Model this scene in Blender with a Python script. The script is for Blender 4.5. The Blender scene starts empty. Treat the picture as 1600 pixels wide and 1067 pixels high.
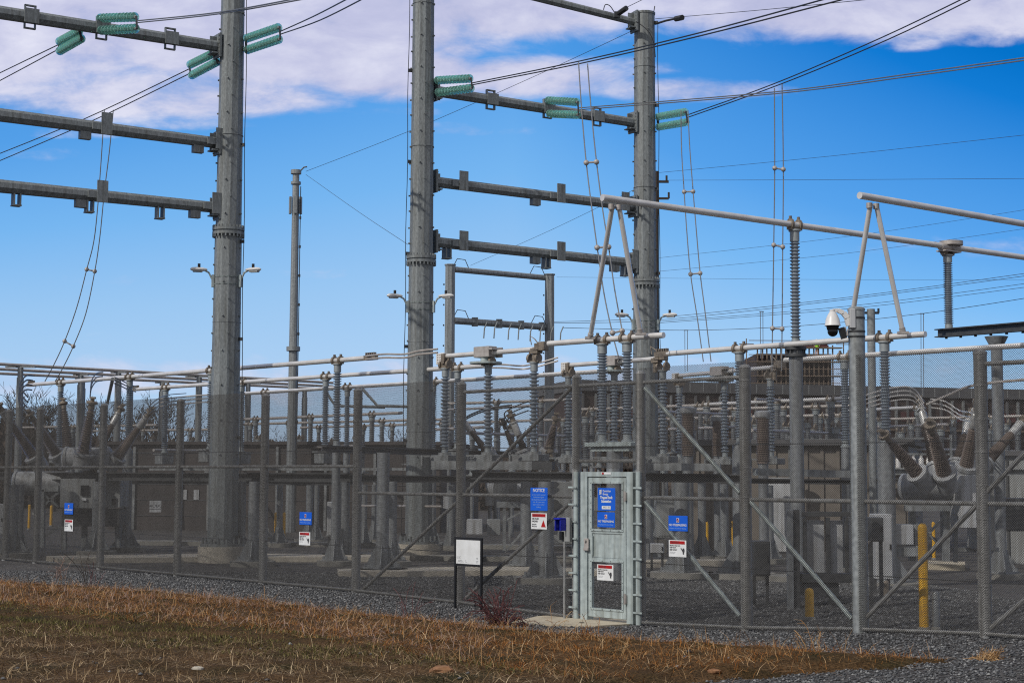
import bpy, math, random
import numpy as np
from mathutils import Vector, Matrix
random.seed(7); rng = np.random.default_rng(11)
R = math.radians
S = bpy.context.scene
COL = S.collection

# ---------------------------------------------------------------- camera
F = 2500.0            # focal length in pixels of a 1600 px wide frame
EYE = 2.08
PITCH = math.atan(211.5 / F)
ROLL = 0.0045
cd = bpy.data.cameras.new('camera'); cam = bpy.data.objects.new('camera', cd); COL.objects.link(cam)
cd.sensor_width = 36; cd.lens = F / 1600 * 36; cd.clip_start = .1; cd.clip_end = 6000
cam.location = (0, 0, EYE)
M = Matrix.Rotation(R(90) + PITCH, 4, 'X') @ Matrix.Rotation(ROLL, 4, 'Z')
cam.rotation_euler = M.to_euler()
S.camera = cam

# ---------------------------------------------------------------- sun, sky, exposure
SUN_DIR = Vector((-.62, -.52, .62)).normalized()
sd = bpy.data.lights.new('sun', 'SUN'); sd.energy = 2.6; sd.angle = R(.5); sd.color = (1, .95, .87)
sun = bpy.data.objects.new('sun', sd); COL.objects.link(sun)
sun.rotation_euler = SUN_DIR.to_track_quat('Z', 'Y').to_euler()
S.view_settings.view_transform = 'Standard'; S.view_settings.look = 'None'
S.view_settings.exposure = 0; S.view_settings.gamma = 1
S.render.film_transparent = False
S.cycles.use_denoising = False; S.cycles.filter_width = 1.15; S.cycles.max_bounces = 6; S.cycles.transparent_max_bounces = 8

W = bpy.data.worlds.new('World'); S.world = W; W.use_nodes = True
nt = W.node_tree; N = nt.nodes; N.clear()
def nd(tree, t, **k):
    n = tree.nodes.new(t)
    for a, b in k.items(): setattr(n, a, b)
    return n
def mth(tree, op, a, b=None, c=None, clamp=False):
    n = nd(tree, 'ShaderNodeMath', operation=op); n.use_clamp = clamp
    for i, v in enumerate((a, b, c)):
        if v is None: continue
        if isinstance(v, (int, float)): n.inputs[i].default_value = v
        else: tree.links.new(v, n.inputs[i])
    return n.outputs[0]
def ramp(tree, fac, stops, interp='LINEAR'):
    n = nd(tree, 'ShaderNodeValToRGB'); n.color_ramp.interpolation = interp
    e = n.color_ramp.elements
    while len(e) < len(stops): e.new(.5)
    for i, (p, c) in enumerate(stops):
        e[i].position = p; e[i].color = (*c, 1) if len(c) == 3 else c
    tree.links.new(fac, n.inputs[0]); return n.outputs[0]
def mixc(tree, f, a, b, bt='MIX'):
    n = nd(tree, 'ShaderNodeMix', data_type='RGBA', blend_type=bt)
    for s, v in ((n.inputs[0], f), (n.inputs[6], a), (n.inputs[7], b)):
        if isinstance(v, (int, float)): s.default_value = v
        elif isinstance(v, tuple): s.default_value = (*v, 1)
        else: tree.links.new(v, s)
    return n.outputs[2]
sky = nd(nt, 'ShaderNodeTexSky', sky_type='NISHITA'); sky.sun_disc = False
sky.sun_elevation = math.asin(SUN_DIR.z); sky.sun_rotation = math.atan2(SUN_DIR.x, SUN_DIR.y)
sky.air_density = 1.0; sky.dust_density = .3; sky.ozone_density = 3.5; sky.altitude = 200
tc = nd(nt, 'ShaderNodeTexCoord')
sx = nd(nt, 'ShaderNodeSeparateXYZ'); nt.links.new(tc.outputs['Generated'], sx.inputs[0])
gy = mth(nt, 'MAXIMUM', sx.outputs[1], .08)
gu = mth(nt, 'DIVIDE', sx.outputs[0], gy); gv = mth(nt, 'DIVIDE', sx.outputs[2], gy)
# clouds: banks laid out by compass direction (gu) and height above the horizon (gv)
cv = nd(nt, 'ShaderNodeCombineXYZ')
nt.links.new(gu, cv.inputs[0]); nt.links.new(mth(nt, 'MULTIPLY', gv, 2.2), cv.inputs[1])
n1 = nd(nt, 'ShaderNodeTexNoise'); n1.inputs['Scale'].default_value = 17; n1.inputs['Detail'].default_value = 10; n1.inputs['Roughness'].default_value = .61; n1.inputs['Distortion'].default_value = .25
n2 = nd(nt, 'ShaderNodeTexNoise'); n2.inputs['Scale'].default_value = 4.5; n2.inputs['Detail'].default_value = 4
for n in (n1, n2): nt.links.new(cv.outputs[0], n.inputs['Vector'])
SKYP = (800, 745)
blobs = [  # centre px, half sizes px, weight
 (-60, 0, 500, 165, 1.0), (420, 20, 400, 130, 1.05), (780, -10, 300, 66, 1.0), (250, 140, 330, 50, .8),
 (800, 112, 220, 38, .85), (600, 105, 190, 50, .95), (1050, 130, 190, 22, .66), (960, 96, 130, 22, .55),
 (1330, -24, 460, 76, 1.05), (1440, 50, 50, 20, .62), (1600, 5, 160, 48, .8), (1180, 38, 140, 18, .6), (1560, 48, 60, 14, .5),
 (420, 168, 90, 16, .5), (745, 198, 90, 12, .5), (60, 240, 90, 14, .38), (280, 185, 110, 18, .5),
 (180, 440, 300, 14, .30), (500, 428, 110, 10, .34), (1500, 385, 300, 22, .32), (700, 190, 60, 8, .45), (60, 205, 200, 10, .4), (330, 190, 150, 10, .42), (620, 168, 120, 10, .4), (120, 592, 560, 34, .5), (800, 592, 900, 42, .46)]
tot = None
for bx, by, hw, hh, wt in blobs:
    cu = (bx - SKYP[0]) / F; cvv = (SKYP[1] - by) / F
    a = mth(nt, 'MULTIPLY', mth(nt, 'SUBTRACT', gu, cu), F / hw)
    b = mth(nt, 'MULTIPLY', mth(nt, 'SUBTRACT', gv, cvv), F / hh)
    q = mth(nt, 'ADD', mth(nt, 'MULTIPLY', a, a), mth(nt, 'MULTIPLY', b, b))
    g = mth(nt, 'MULTIPLY', mth(nt, 'EXPONENT', mth(nt, 'MULTIPLY', mth(nt, 'MULTIPLY', q, q), -.8)), wt)
    tot = g if tot is None else mth(nt, 'MAXIMUM', tot, g)
msk = mth(nt, 'ADD', tot, mth(nt, 'MULTIPLY', mth(nt, 'SUBTRACT', n1.outputs[0], .5), 1.4))
msk = mth(nt, 'ADD', msk, mth(nt, 'MULTIPLY', mth(nt, 'SUBTRACT', n2.outputs[0], .5), .5))
mr = nd(nt, 'ShaderNodeMapRange', interpolation_type='SMOOTHSTEP'); nt.links.new(msk, mr.inputs[0])
mr.inputs[1].default_value = .24; mr.inputs[2].default_value = .92; mr.inputs[4].default_value = .95
# clear-sky colour: physically computed sky, deepened towards the right and the zenith as behind a polariser
side = mth(nt, 'ADD', mth(nt, 'MULTIPLY', mth(nt, 'MAXIMUM', gu, 0.0), 6.2), mth(nt, 'MULTIPLY', mth(nt, 'MAXIMUM', mth(nt, 'MULTIPLY', gu, -1.0), 0.0), 1.8))
deep = mth(nt, 'MULTIPLY', mth(nt, 'POWER', mth(nt, 'MAXIMUM', mth(nt, 'DIVIDE', gv, .28), 0.0), 1.4), mth(nt, 'MULTIPLY', mth(nt, 'ADD', side, 1.5), 1 / 3.3))
tint = ramp(nt, mth(nt, 'ADD', deep, 0.0, clamp=True), [(0, (1.0, 1.0, 1.02)), (.35, (.72, .92, 1.1)), (.62, (.38, .80, 1.16)), (1, (.035, .62, 1.14))])
skyc = mixc(nt, 1.0, sky.outputs[0], tint, 'MULTIPLY')
base = mixc(nt, .82, mixc(nt, 1.0, skyc, (.10, .10, .10), 'MULTIPLY'),
            ramp(nt, mth(nt, 'ADD', deep, 0.0, clamp=True),
                 [(0, (.50, .68, .95)), (.06, (.42, .64, .94)), (.15, (.33, .59, .93)), (.27, (.18, .49, .93)), (.42, (.08, .36, .86)), (.85, (.0, .19, .66)), (1, (.0, .16, .58))]))
shade = mth(nt, 'ADD', mth(nt, 'MULTIPLY', n1.outputs[0], .6), mth(nt, 'MULTIPLY', n2.outputs[0], .5))
cloudc = ramp(nt, shade, [(.36, (.43, .45, .66)), (.52, (.56, .57, .77)), (.70, (.78, .78, .91))])
full = mixc(nt, mr.outputs[0], base, cloudc)
# cloud deck added unseen overhead and behind the viewer, greyed to neutralise the skylight
ov = nd(nt, 'ShaderNodeMapRange', interpolation_type='SMOOTHSTEP'); nt.links.new(sx.outputs[2], ov.inputs[0]); ov.inputs[1].default_value = .36; ov.inputs[2].default_value = .55
bk_ = nd(nt, 'ShaderNodeMapRange', interpolation_type='SMOOTHSTEP'); nt.links.new(sx.outputs[1], bk_.inputs[0]); bk_.inputs[1].default_value = .45; bk_.inputs[2].default_value = .05
cover = mth(nt, 'MULTIPLY', mth(nt, 'MAXIMUM', ov.outputs[0], bk_.outputs[0]), .85)
full = mixc(nt, cover, full, ramp(nt, n2.outputs[0], [(.3, (.44, .44, .46)), (.7, (.66, .64, .62))]))
bg = nd(nt, 'ShaderNodeBackground'); nt.links.new(full, bg.inputs[0]); bg.inputs[1].default_value = 1.0
out = nd(nt, 'ShaderNodeOutputWorld'); nt.links.new(bg.outputs[0], out.inputs[0])

# ---------------------------------------------------------------- survey helpers: a ray through a photo point, met with real distances/heights
ca, sa = math.cos(PITCH), math.sin(PITCH)
def ray(px, py):
    u, v = (px - 800) / F, (533.5 - py) / F
    u, v = u * math.cos(ROLL) - v * math.sin(ROLL), u * math.sin(ROLL) + v * math.cos(ROLL)
    return Vector((u, ca - v * sa, sa + v * ca))
def at(px, py, Y):
    d = ray(px, py); k = Y / d.y
    return Vector((d.x * k, Y, EYE + d.z * k))
def atz(px, py, z):
    d = ray(px, py); k = (z - EYE) / d.z
    return Vector((d.x * k, d.y * k, z))
def sstep(a, b, x):
    t = np.clip((x - a) / (b - a), 0, 1); return t * t * (3 - 2 * t)
def zg(x, y):
    near = 1 - sstep(27, 33, y)
    return (.16 * sstep(2.6, 6.2, x) - .11 * np.exp(-((x - 1.2) ** 2 / 9 + (y - 24.5) ** 2 / 14))) * near * sstep(12, 19, y)
def gp(px, py):
    p = atz(px, py, 0)
    for _ in range(4): p = atz(px, py, float(zg(p.x, p.y)))
    return p
def onp(a, b, px):   # the point of the vertical plane through a-b that shows at column px
    d = ray(px, 745); e = b - a
    t = (a.x * d.y - a.y * d.x) / (e.y * d.x - e.x * d.y)
    return a + e * t

# ---------------------------------------------------------------- materials
MT = {}
def mat(name, col, rough=.6, metal=0, col2=None, scale=8, detail=4, bump=0, spec=.5, coord='Object', stretch=None, lo=.35, hi=.65):
    m = bpy.data.materials.new(name); m.use_nodes = True; t = m.node_tree
    b = t.nodes['Principled BSDF']; b.inputs['Roughness'].default_value = rough; b.inputs['Metallic'].default_value = metal
    b.inputs['Specular IOR Level'].default_value = spec
    col2 = col2 or tuple(c * .8 for c in col)
    c = nd(t, 'ShaderNodeTexCoord'); n = nd(t, 'ShaderNodeTexNoise')
    n.inputs['Scale'].default_value = scale; n.inputs['Detail'].default_value = detail
    src = c.outputs[coord]
    if stretch:
        mp = nd(t, 'ShaderNodeMapping'); mp.inputs['Scale'].default_value = stretch
        t.links.new(src, mp.inputs[0]); src = mp.outputs[0]
    t.links.new(src, n.inputs['Vector'])
    cc = ramp(t, n.outputs[0], [(lo, col2), (hi, col)])
    if name in ('tower_steel', 'fence_post', 'column_steel', 'galvanized', 'galvanized_light', 'tank_grey', 'cabinet_grey', 'cabinet_white', 'yellow', 'beam_light'):   # long runs and patches of weathering
        mp2 = nd(t, 'ShaderNodeMapping'); mp2.inputs['Scale'].default_value = (7, 7, .45); t.links.new(c.outputs['Object'], mp2.inputs[0])
        n9 = nd(t, 'ShaderNodeTexNoise'); n9.inputs['Scale'].default_value = 1.6; n9.inputs['Detail'].default_value = 5; t.links.new(mp2.outputs[0], n9.inputs['Vector'])
        cc = mixc(t, 1.0, cc, ramp(t, n9.outputs[0], [(.32, (.70, .68, .65)), (.5, (.98, .98, .98)), (.68, (1.14, 1.15, 1.16))]), 'MULTIPLY')
    t.links.new(cc, b.inputs['Base Color'])
    rr = mth(t, 'ADD', rough - .08, mth(t, 'MULTIPLY', n.outputs[0], .16)); t.links.new(rr, b.inputs['Roughness'])
    if bump:
        bp = nd(t, 'ShaderNodeBump'); bp.inputs['Strength'].default_value = bump; bp.inputs['Distance'].default_value = .02
        t.links.new(n.outputs[0], bp.inputs['Height']); t.links.new(bp.outputs[0], b.inputs['Normal'])
    MT[name] = m; return m
mat('tower_steel', (.225, .245, .25), .55, .15, (.15, .164, .168), 34, 7, .05, stretch=(1, 1, .35), lo=.36, hi=.66)
mat('galvanized', (.29, .31, .315), .5, .25, (.20, .215, .22), 18, 5, .05)
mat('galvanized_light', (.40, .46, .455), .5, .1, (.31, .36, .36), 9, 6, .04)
mat('beam_steel', (.075, .078, .082), .6, .25, (.05, .052, .055), 6, 5)
mat('beam_light', (.29, .305, .31), .6, .1, (.15, .16, .165), 5, 5)
mat('column_steel', (.25, .265, .275), .5, .2, (.18, .19, .20), 14, 5)
mat('aluminium', (.74, .725, .70), .36, .4, (.64, .62, .60), 3, 4)
mat('aluminium_dull', (.44, .41, .385), .5, .2, (.33, .30, .28), 9, 5)
mat('fitting_bronze', (.27, .225, .175), .5, .3, (.15, .125, .10), 20, 4)
mat('porcelain_grey', (.23, .27, .31), .25, 0, (.17, .20, .24), 3, 3)
mat('porcelain_rear', (.23, .245, .26), .45, 0, (.11, .12, .135), 3, 3)
mat('porcelain_brown', (.20, .16, .138), .3, 0, (.13, .10, .084), 3, 3)
mat('cap_grey', (.30, .33, .34), .5, .2)
mat('sleeve_white', (.62, .62, .6), .4, .3, (.4, .4, .4), 12)
mat('tank_grey', (.36, .37, .38), .45, .1, (.28, .29, .3), 3)
mat('cabinet_grey', (.29, .30, .30), .5, 0, (.24, .25, .25), 2)
mat('cabinet_dark', (.06, .063, .066), .5, 0)
mat('cabinet_white', (.45, .46, .47), .5, 0, (.38, .39, .4), 2)
mat('fence_post', (.32, .322, .32), .5, .2, (.235, .237, .235), 16, 5, .05)
mat('fence_wire', (.125, .121, .118), .6, 0, (.105, .102, .10), 3, 2, spec=.2)
mat('wire_dark', (.05, .052, .055), .5, .5)
mat('wire_grey', (.19, .19, .19), .5, .5)
mat('concrete', (.50, .455, .375), .9, 0, (.36, .33, .28), 5, 8, .2)
mat('concrete_grey', (.27, .26, .235), .9, 0, (.18, .175, .16), 5, 8, .2)
mat('pad_concrete', (.50, .44, .33), .9, 0, (.37, .32, .24), 4, 8, .15)
mat('brick', (.078, .066, .062), .85, 0, (.048, .042, .041), 1.1, 8)
mat('tan_metal', (.19, .165, .14), .6, .1, (.15, .13, .11), 2, 5)
mat('far_brown', (.075, .048, .044), .9, 0, (.04, .028, .027), .12, 6)
mat('far_grey', (.12, .12, .125), .9, 0, (.08, .08, .085), .3, 6)
mat('scaffold', (.20, .15, .11), .7, .2)
mat('black', (.012, .012, .013), .4)
mat('black_gloss', (.006, .006, .007), .12)
mat('white_plastic', (.72, .71, .69), .35, 0, (.62, .61, .6), 5)
mat('sign_blue', (.003, .105, .62), .4, 0, (.002, .09, .55), 4)
mat('sign_white', (.72, .74, .75), .4, 0, (.62, .63, .63), 5)
mat('sign_red', (.42, .006, .006), .4, 0, (.34, .004, .004), 6)
mat('sign_text_blue', (.30, .50, .85), .5)
mat('sign_ink', (.05, .05, .055), .5)
mat('faded_ink', (.35, .36, .38), .6)
mat('reader_blue', (.01, .02, .42), .35)
mat('yellow', (.80, .44, .008), .5, 0, (.66, .34, .006), 6, 5)
mat('bark', (.05, .04, .034), .9, 0, (.03, .024, .02), 12, 5)
mat('twig', (.06, .048, .04), .9)
mat('red_twig', (.12, .036, .036), .8, 0, (.07, .024, .024), 20)
mat('rockmat', (.30, .15, .07), .9, 0, (.2, .10, .05), 14)
mat('hivis', (.35, .75, .03), .6)
mat('skin', (.45, .28, .2), .6)
def glassmat():
    m = bpy.data.materials.new('glass_green'); m.use_nodes = True; b = m.node_tree.nodes['Principled BSDF']
    b.inputs['Base Color'].default_value = (.45, .82, .72, 1); b.inputs['Roughness'].default_value = .06
    b.inputs['Transmission Weight'].default_value = .7; b.inputs['IOR'].default_value = 1.3
    MT['glass_green'] = m
glassmat()
def islandmat(name, stops, rough=.8):
    m = bpy.data.materials.new(name); m.use_nodes = True; t = m.node_tree; b = t.nodes['Principled BSDF']
    g = nd(t, 'ShaderNodeNewGeometry'); b.inputs['Roughness'].default_value = rough; b.inputs['Specular IOR Level'].default_value = .2
    t.links.new(ramp(t, g.outputs['Random Per Island'], stops), b.inputs['Base Color'])
    MT[name] = m
islandmat('stones', [(0, (.04, .041, .043)), (.45, (.09, .092, .096)), (.85, (.15, .153, .158)), (1, (.30, .30, .295))])
islandmat('grass_tan', [(0, (.12, .062, .022)), (.4, (.28, .15, .06)), (.8, (.45, .28, .13)), (1, (.68, .50, .30))])
islandmat('grass_orange', [(0, (.07, .026, .008)), (.5, (.22, .082, .018)), (.9, (.34, .14, .032)), (1, (.48, .27, .10))])
islandmat('grass_pinkish', [(0, (.15, .095, .075)), (.5, (.27, .18, .15)), (1, (.45, .34, .28))])
islandmat('grass_olive', [(0, (.04, .04, .012)), (.6, (.105, .095, .028)), (1, (.24, .19, .085))])
islandmat('straw', [(0, (.06, .036, .018)), (.45, (.16, .10, .052)), (.85, (.34, .24, .13)), (1, (.56, .44, .28))])

# ---------------------------------------------------------------- mesh builder
class MB:
    def __init__(s): s.v = []; s.f = []
    def add(s, V, Fc):
        o = len(s.v); s.v += [tuple(p) for p in V]; s.f += [tuple(i + o for i in f) for f in Fc]; return s
    def box(s, c, size, rz=0, Rm=None, bevel=0):
        hx, hy, hz = (q / 2 for q in size); c = Vector(c)
        Rm = Rm or Matrix.Rotation(rz, 3, 'Z')
        if bevel:
            b = bevel; V = []
            pr = [(-hx + b, -hy), (hx - b, -hy), (hx, -hy + b), (hx, hy - b), (hx - b, hy), (-hx + b, hy), (-hx, hy - b), (-hx, -hy + b)]
            rings = [(-hz, .0), (-hz + b, 1), (hz - b, 1), (hz, 0)]
            for z, k in rings:
                for x, y in pr:
                    fx = x if k else x * (1 - b / hx); fy = y if k else y * (1 - b / hy)
                    V.append(c + Rm @ Vector((fx, fy, z)))
            Fc = [tuple(range(7, -1, -1)), tuple(range(24, 32))]
            for r in range(3):
                for i in range(8):
                    j = (i + 1) % 8; Fc.append((r * 8 + i, r * 8 + j, r * 8 + 8 + j, r * 8 + 8 + i))
            return s.add(V, Fc)
        V = [c + Rm @ Vector((x, y, z)) for z in (-hz, hz) for x, y in ((-hx, -hy), (hx, -hy), (hx, hy), (-hx, hy))]
        return s.add(V, [(3, 2, 1, 0), (4, 5, 6, 7), (0, 1, 5, 4), (1, 2, 6, 5), (2, 3, 7, 6), (3, 0, 4, 7)])
    def bar(s, a, b, w, h, up=Vector((0, 0, 1))):
        a = Vector(a); b = Vector(b); d = (b - a); L = d.length; d.normalize()
        x = d.cross(up)
        x = x.normalized() if x.length > 1e-4 else Vector((1, 0, 0)); u = x.cross(d)
        Rm = Matrix((x, d, u)).transposed()
        return s.box((a + b) / 2, (w, L, h), Rm=Rm)
    def lathe(s, a, b, prof, n=12, rot=0):
        a = Vector(a); d = (Vector(b) - a).normalized()
        x = d.orthogonal().normalized() if abs(d.z) < .95 else Vector((1, 0, 0)); x = (x - d * x.dot(d)).normalized(); y = d.cross(x)
        V = []
        for t, r in prof:
            for i in range(n):
                w = 2 * math.pi * (i + rot) / n
                V.append(a + d * t + (x * math.cos(w) + y * math.sin(w)) * max(r, 1e-4))
        Fc = [(k * n + i, k * n + (i + 1) % n, (k + 1) * n + (i + 1) % n, (k + 1) * n + i) for k in range(len(prof) - 1) for i in range(n)]
        Fc.append(tuple(range(n - 1, -1, -1))); Fc.append(tuple(range((len(prof) - 1) * n, len(prof) * n)))
        return s.add(V, Fc)
    def cyl(s, a, b, r, r2=None, n=12, rot=0):
        L = (Vector(b) - Vector(a)).length
        return s.lathe(a, b, [(0, r), (L, r if r2 is None else r2)], n, rot)
    def tube(s, pts, r, n=6):
        pts = [Vector(p) for p in pts]; V = []; x = None
        for i, p in enumerate(pts):
            d = (pts[min(i + 1, len(pts) - 1)] - pts[max(i - 1, 0)]).normalized()
            x = (d.orthogonal() if x is None else (x - d * x.dot(d))).normalized(); y = d.cross(x)
            for k in range(n):
                w = 2 * math.pi * k / n; V.append(p + (x * math.cos(w) + y * math.sin(w)) * r)
        Fc = [(k * n + i, k * n + (i + 1) % n, (k + 1) * n + (i + 1) % n, (k + 1) * n + i) for k in range(len(pts) - 1) for i in range(n)]
        Fc += [tuple(range(n - 1, -1, -1)), tuple(range((len(pts) - 1) * n, len(pts) * n))]
        return s.add(V, Fc)
    def sphere(s, c, r, n=10, sc=(1, 1, 1), m=6):
        V = []; c = Vector(c)
        for k in range(m + 1):
            ph = math.pi * k / m
            for i in range(n):
                w = 2 * math.pi * i / n
                V.append(c + Vector((r * sc[0] * max(math.sin(ph), 1e-3) * math.cos(w), r * sc[1] * max(math.sin(ph), 1e-3) * math.sin(w), -r * sc[2] * math.cos(ph))))
        return s.add(V, [(k * n + i, k * n + (i + 1) % n, (k + 1) * n + (i + 1) % n, (k + 1) * n + i) for k in range(m) for i in range(n)])
    def ibeam(s, a, b, w, h, t=.02):
        a = Vector(a); b = Vector(b); up = Vector((0, 0, 1))
        s.bar(a + up * (h / 2 - t / 2), b + up * (h / 2 - t / 2), w, t)
        s.bar(a - up * (h / 2 - t / 2), b - up * (h / 2 - t / 2), w, t)
        return s.bar(a, b, t, h - 2 * t)
    def prism(s, poly, z0, z1):
        n = len(poly); V = [(x, y, z0) for x, y in poly] + [(x, y, z1) for x, y in poly]
        return s.add(V, [tuple(range(n - 1, -1, -1)), tuple(range(n, 2 * n))] + [(i, (i + 1) % n, n + (i + 1) % n, n + i) for i in range(n)])
    def build(s, name, m, parent=None, smooth=True, world=False, origin=None, ang=38, local=False):
        me = bpy.data.meshes.new(name)
        V = s.v
        off = None
        if world and parent is not None:
            q = parent
            off = Vector(q.location)
            while q.parent is not None: q = q.parent; off = off + Vector(q.location)
        if origin is not None and not local: off = Vector(origin)
        if off is not None: V = [(x - off.x, y - off.y, z - off.z) for x, y, z in V]
        me.from_pydata(V, [], s.f); me.materials.append(MT[m]); me.update()
        if smooth:
            me.polygons.foreach_set('use_smooth', [True] * len(me.polygons))
            me.set_sharp_from_angle(angle=R(ang))
        o = bpy.data.objects.new(name, me); COL.objects.link(o)
        if parent is not None: o.parent = parent
        if origin is not None: o.location = origin
        return o
def npmesh(name, V, Fq, m, parent=None, loc=None, smooth=False):
    me = bpy.data.meshes.new(name); k = Fq.shape[1]
    me.vertices.add(len(V)); me.vertices.foreach_set('co', np.ascontiguousarray(V, dtype=np.float32).ravel())
    me.loops.add(Fq.size); me.loops.foreach_set('vertex_index', np.ascontiguousarray(Fq, dtype=np.int32).ravel())
    me.polygons.add(len(Fq)); me.polygons.foreach_set('loop_start', np.arange(0, Fq.size, k, dtype=np.int32))
    me.polygons.foreach_set('loop_total', np.full(len(Fq), k, dtype=np.int32))
    if smooth: me.polygons.foreach_set('use_smooth', np.ones(len(Fq), dtype=bool))
    me.update(calc_edges=True); me.validate(); me.materials.append(MT[m])
    o = bpy.data.objects.new(name, me); COL.objects.link(o)
    if parent is not None: o.parent = parent
    if loc is not None: o.location = loc
    return o
def tag(o, label=None, cat=None, group=None, kind=None):
    if label: o['label'] = label
    if cat: o['category'] = cat
    if group: o['group'] = group
    if kind: o['kind'] = kind
    return o
def thing(name, label, cat, loc=(0, 0, 0), rz=0, group=None):
    o = bpy.data.objects.new(name, None); COL.objects.link(o); o.location = loc; o.rotation_euler = (0, 0, rz)
    o.empty_display_size = .2
    return tag(o, label, cat, group)
def dup(root, loc, rz=0, label=None, group=None, scale=None):
    def cp(o, par):
        c = o.copy(); COL.objects.link(c); c.parent = par
        for ch in list(o.children): cp(ch, c)
        return c
    r = cp(root, None); r.location = loc; r.rotation_euler = (0, 0, rz)
    if scale: r.scale = scale
    if label: r['label'] = label
    if group: r['group'] = group
    return r
def text(name, s, size, m, parent, loc, align='LEFT', sx=1.0, bold=0):
    """lettering as a thin mesh facing -y in the parent's frame"""
    c = bpy.data.curves.new(name, 'FONT'); c.body = s; c.size = size; c.align_x = align; c.extrude = 0
    c.offset = bold; c.resolution_u = 3
    t = bpy.data.objects.new(name, c); COL.objects.link(t)
    bpy.context.view_layer.update()
    me = bpy.data.meshes.new_from_object(t.evaluated_get(bpy.context.evaluated_depsgraph_get()))
    bpy.data.objects.remove(t)
    for v in me.vertices: x, y, z = v.co; v.co = (x * sx, 0, y)
    me.materials.clear(); me.materials.append(MT[m]); me.name = name
    o = bpy.data.objects.new(name, me); COL.objects.link(o); o.parent = parent; o.location = loc
    return o
ORD = ['leftmost', 'second', 'third', 'fourth', 'fifth', 'sixth', 'seventh', 'eighth', 'ninth', 'tenth', 'eleventh', 'twelfth', 'thirteenth', 'fourteenth', 'fifteenth', 'sixteenth', 'seventeenth', 'eighteenth', 'nineteenth', 'twentieth']
def nth(i, what): return (ORD[i] + ' ' + what) if i == 0 else (ORD[i] + ' ' + what + ' from the left')
def smooth_pts(P, k=8):
    P = [Vector(p) for p in P]; out = []
    for i in range(len(P) - 1):
        p0 = P[max(i - 1, 0)]; p1 = P[i]; p2 = P[i + 1]; p3 = P[min(i + 2, len(P) - 1)]
        for j in range(k):
            t = j / k
            out.append(.5 * ((2 * p1) + (p2 - p0) * t + (2 * p0 - 5 * p1 + 4 * p2 - p3) * t * t + (3 * p1 - p0 - 3 * p2 + p3) * t ** 3))
    out.append(P[-1]); return out

# ================================================================ GROUND
def groundmat():
    m = bpy.data.materials.new('gravel_ground'); m.use_nodes = True; t = m.node_tree; b = t.nodes['Principled BSDF']
    c = nd(t, 'ShaderNodeTexCoord'); b.inputs['Roughness'].default_value = .9; b.inputs['Specular IOR Level'].default_value = .2
    v = nd(t, 'ShaderNodeTexVoronoi'); v.inputs['Scale'].default_value = 26; t.links.new(c.outputs['Object'], v.inputs['Vector'])
    n = nd(t, 'ShaderNodeTexNoise'); n.inputs['Scale'].default_value = .35; n.inputs['Detail'].default_value = 6; t.links.new(c.outputs['Object'], n.inputs['Vector'])
    sp = nd(t, 'ShaderNodeSeparateColor'); t.links.new(v.outputs['Color'], sp.inputs[0])
    g = ramp(t, sp.outputs[0], [(0, (.048, .046, .046)), (.6, (.088, .086, .086)), (1, (.165, .16, .155))])
    g = mixc(t, 1.0, g, ramp(t, n.outputs[0], [(.3, (.75, .74, .74)), (.7, (1.1, 1.06, 1.03))]), 'MULTIPLY')
    t.links.new(g, b.inputs['Base Color'])
    bp = nd(t, 'ShaderNodeBump'); bp.inputs['Strength'].default_value = .8; bp.inputs['Distance'].default_value = .03
    t.links.new(v.outputs['Distance'], bp.inputs['Height']); t.links.new(bp.outputs[0], b.inputs['Normal'])
    MT['gravel_ground'] = m
    m = bpy.data.materials.new('verge_soil'); m.use_nodes = True; t = m.node_tree; b = t.nodes['Principled BSDF']
    c = nd(t, 'ShaderNodeTexCoord'); b.inputs['Roughness'].default_value = .95; b.inputs['Specular IOR Level'].default_value = .1
    n = nd(t, 'ShaderNodeTexNoise'); n.inputs['Scale'].default_value = 1.1; n.inputs['Detail'].default_value = 8; t.links.new(c.outputs['Object'], n.inputs['Vector'])
    n3 = nd(t, 'ShaderNodeTexNoise'); n3.inputs['Scale'].default_value = 30; n3.inputs['Detail'].default_value = 6; t.links.new(c.outputs['Object'], n3.inputs['Vector'])
    g = ramp(t, n.outputs[0], [(.3, (.040, .036, .014)), (.5, (.080, .050, .024)), (.7, (.13, .080, .040))])
    g = mixc(t, .8, g, ramp(t, n3.outputs[0], [(.35, (.35, .33, .3)), (.65, (1.5, 1.4, 1.3))]), 'MULTIPLY')
    t.links.new(g, b.inputs['Base Color'])
    bp = nd(t, 'ShaderNodeBump'); bp.inputs['Strength'].default_value = 1; bp.inputs['Distance'].default_value = .05
    t.links.new(n3.outputs[0], bp.inputs['Height']); t.links.new(bp.outputs[0], b.inputs['Normal'])
    MT['verge_soil'] = m
groundmat()
def grid(x0, x1, y0, y1, nx, ny, zf):
    X, Y = np.meshgrid(np.linspace(x0, x1, nx), np.linspace(y0, y1, ny)); Z = zf(X, Y)
    V = np.stack([X.ravel(), Y.ravel(), Z.ravel()], 1)
    i = np.arange(nx - 1)[None, :] + nx * np.arange(ny - 1)[:, None]; i = i.ravel()
    return V, np.stack([i, i + 1, i + nx + 1, i + nx], 1)
V, Fq = grid(-18, 18, 8, 34, 145, 105, zg)
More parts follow.
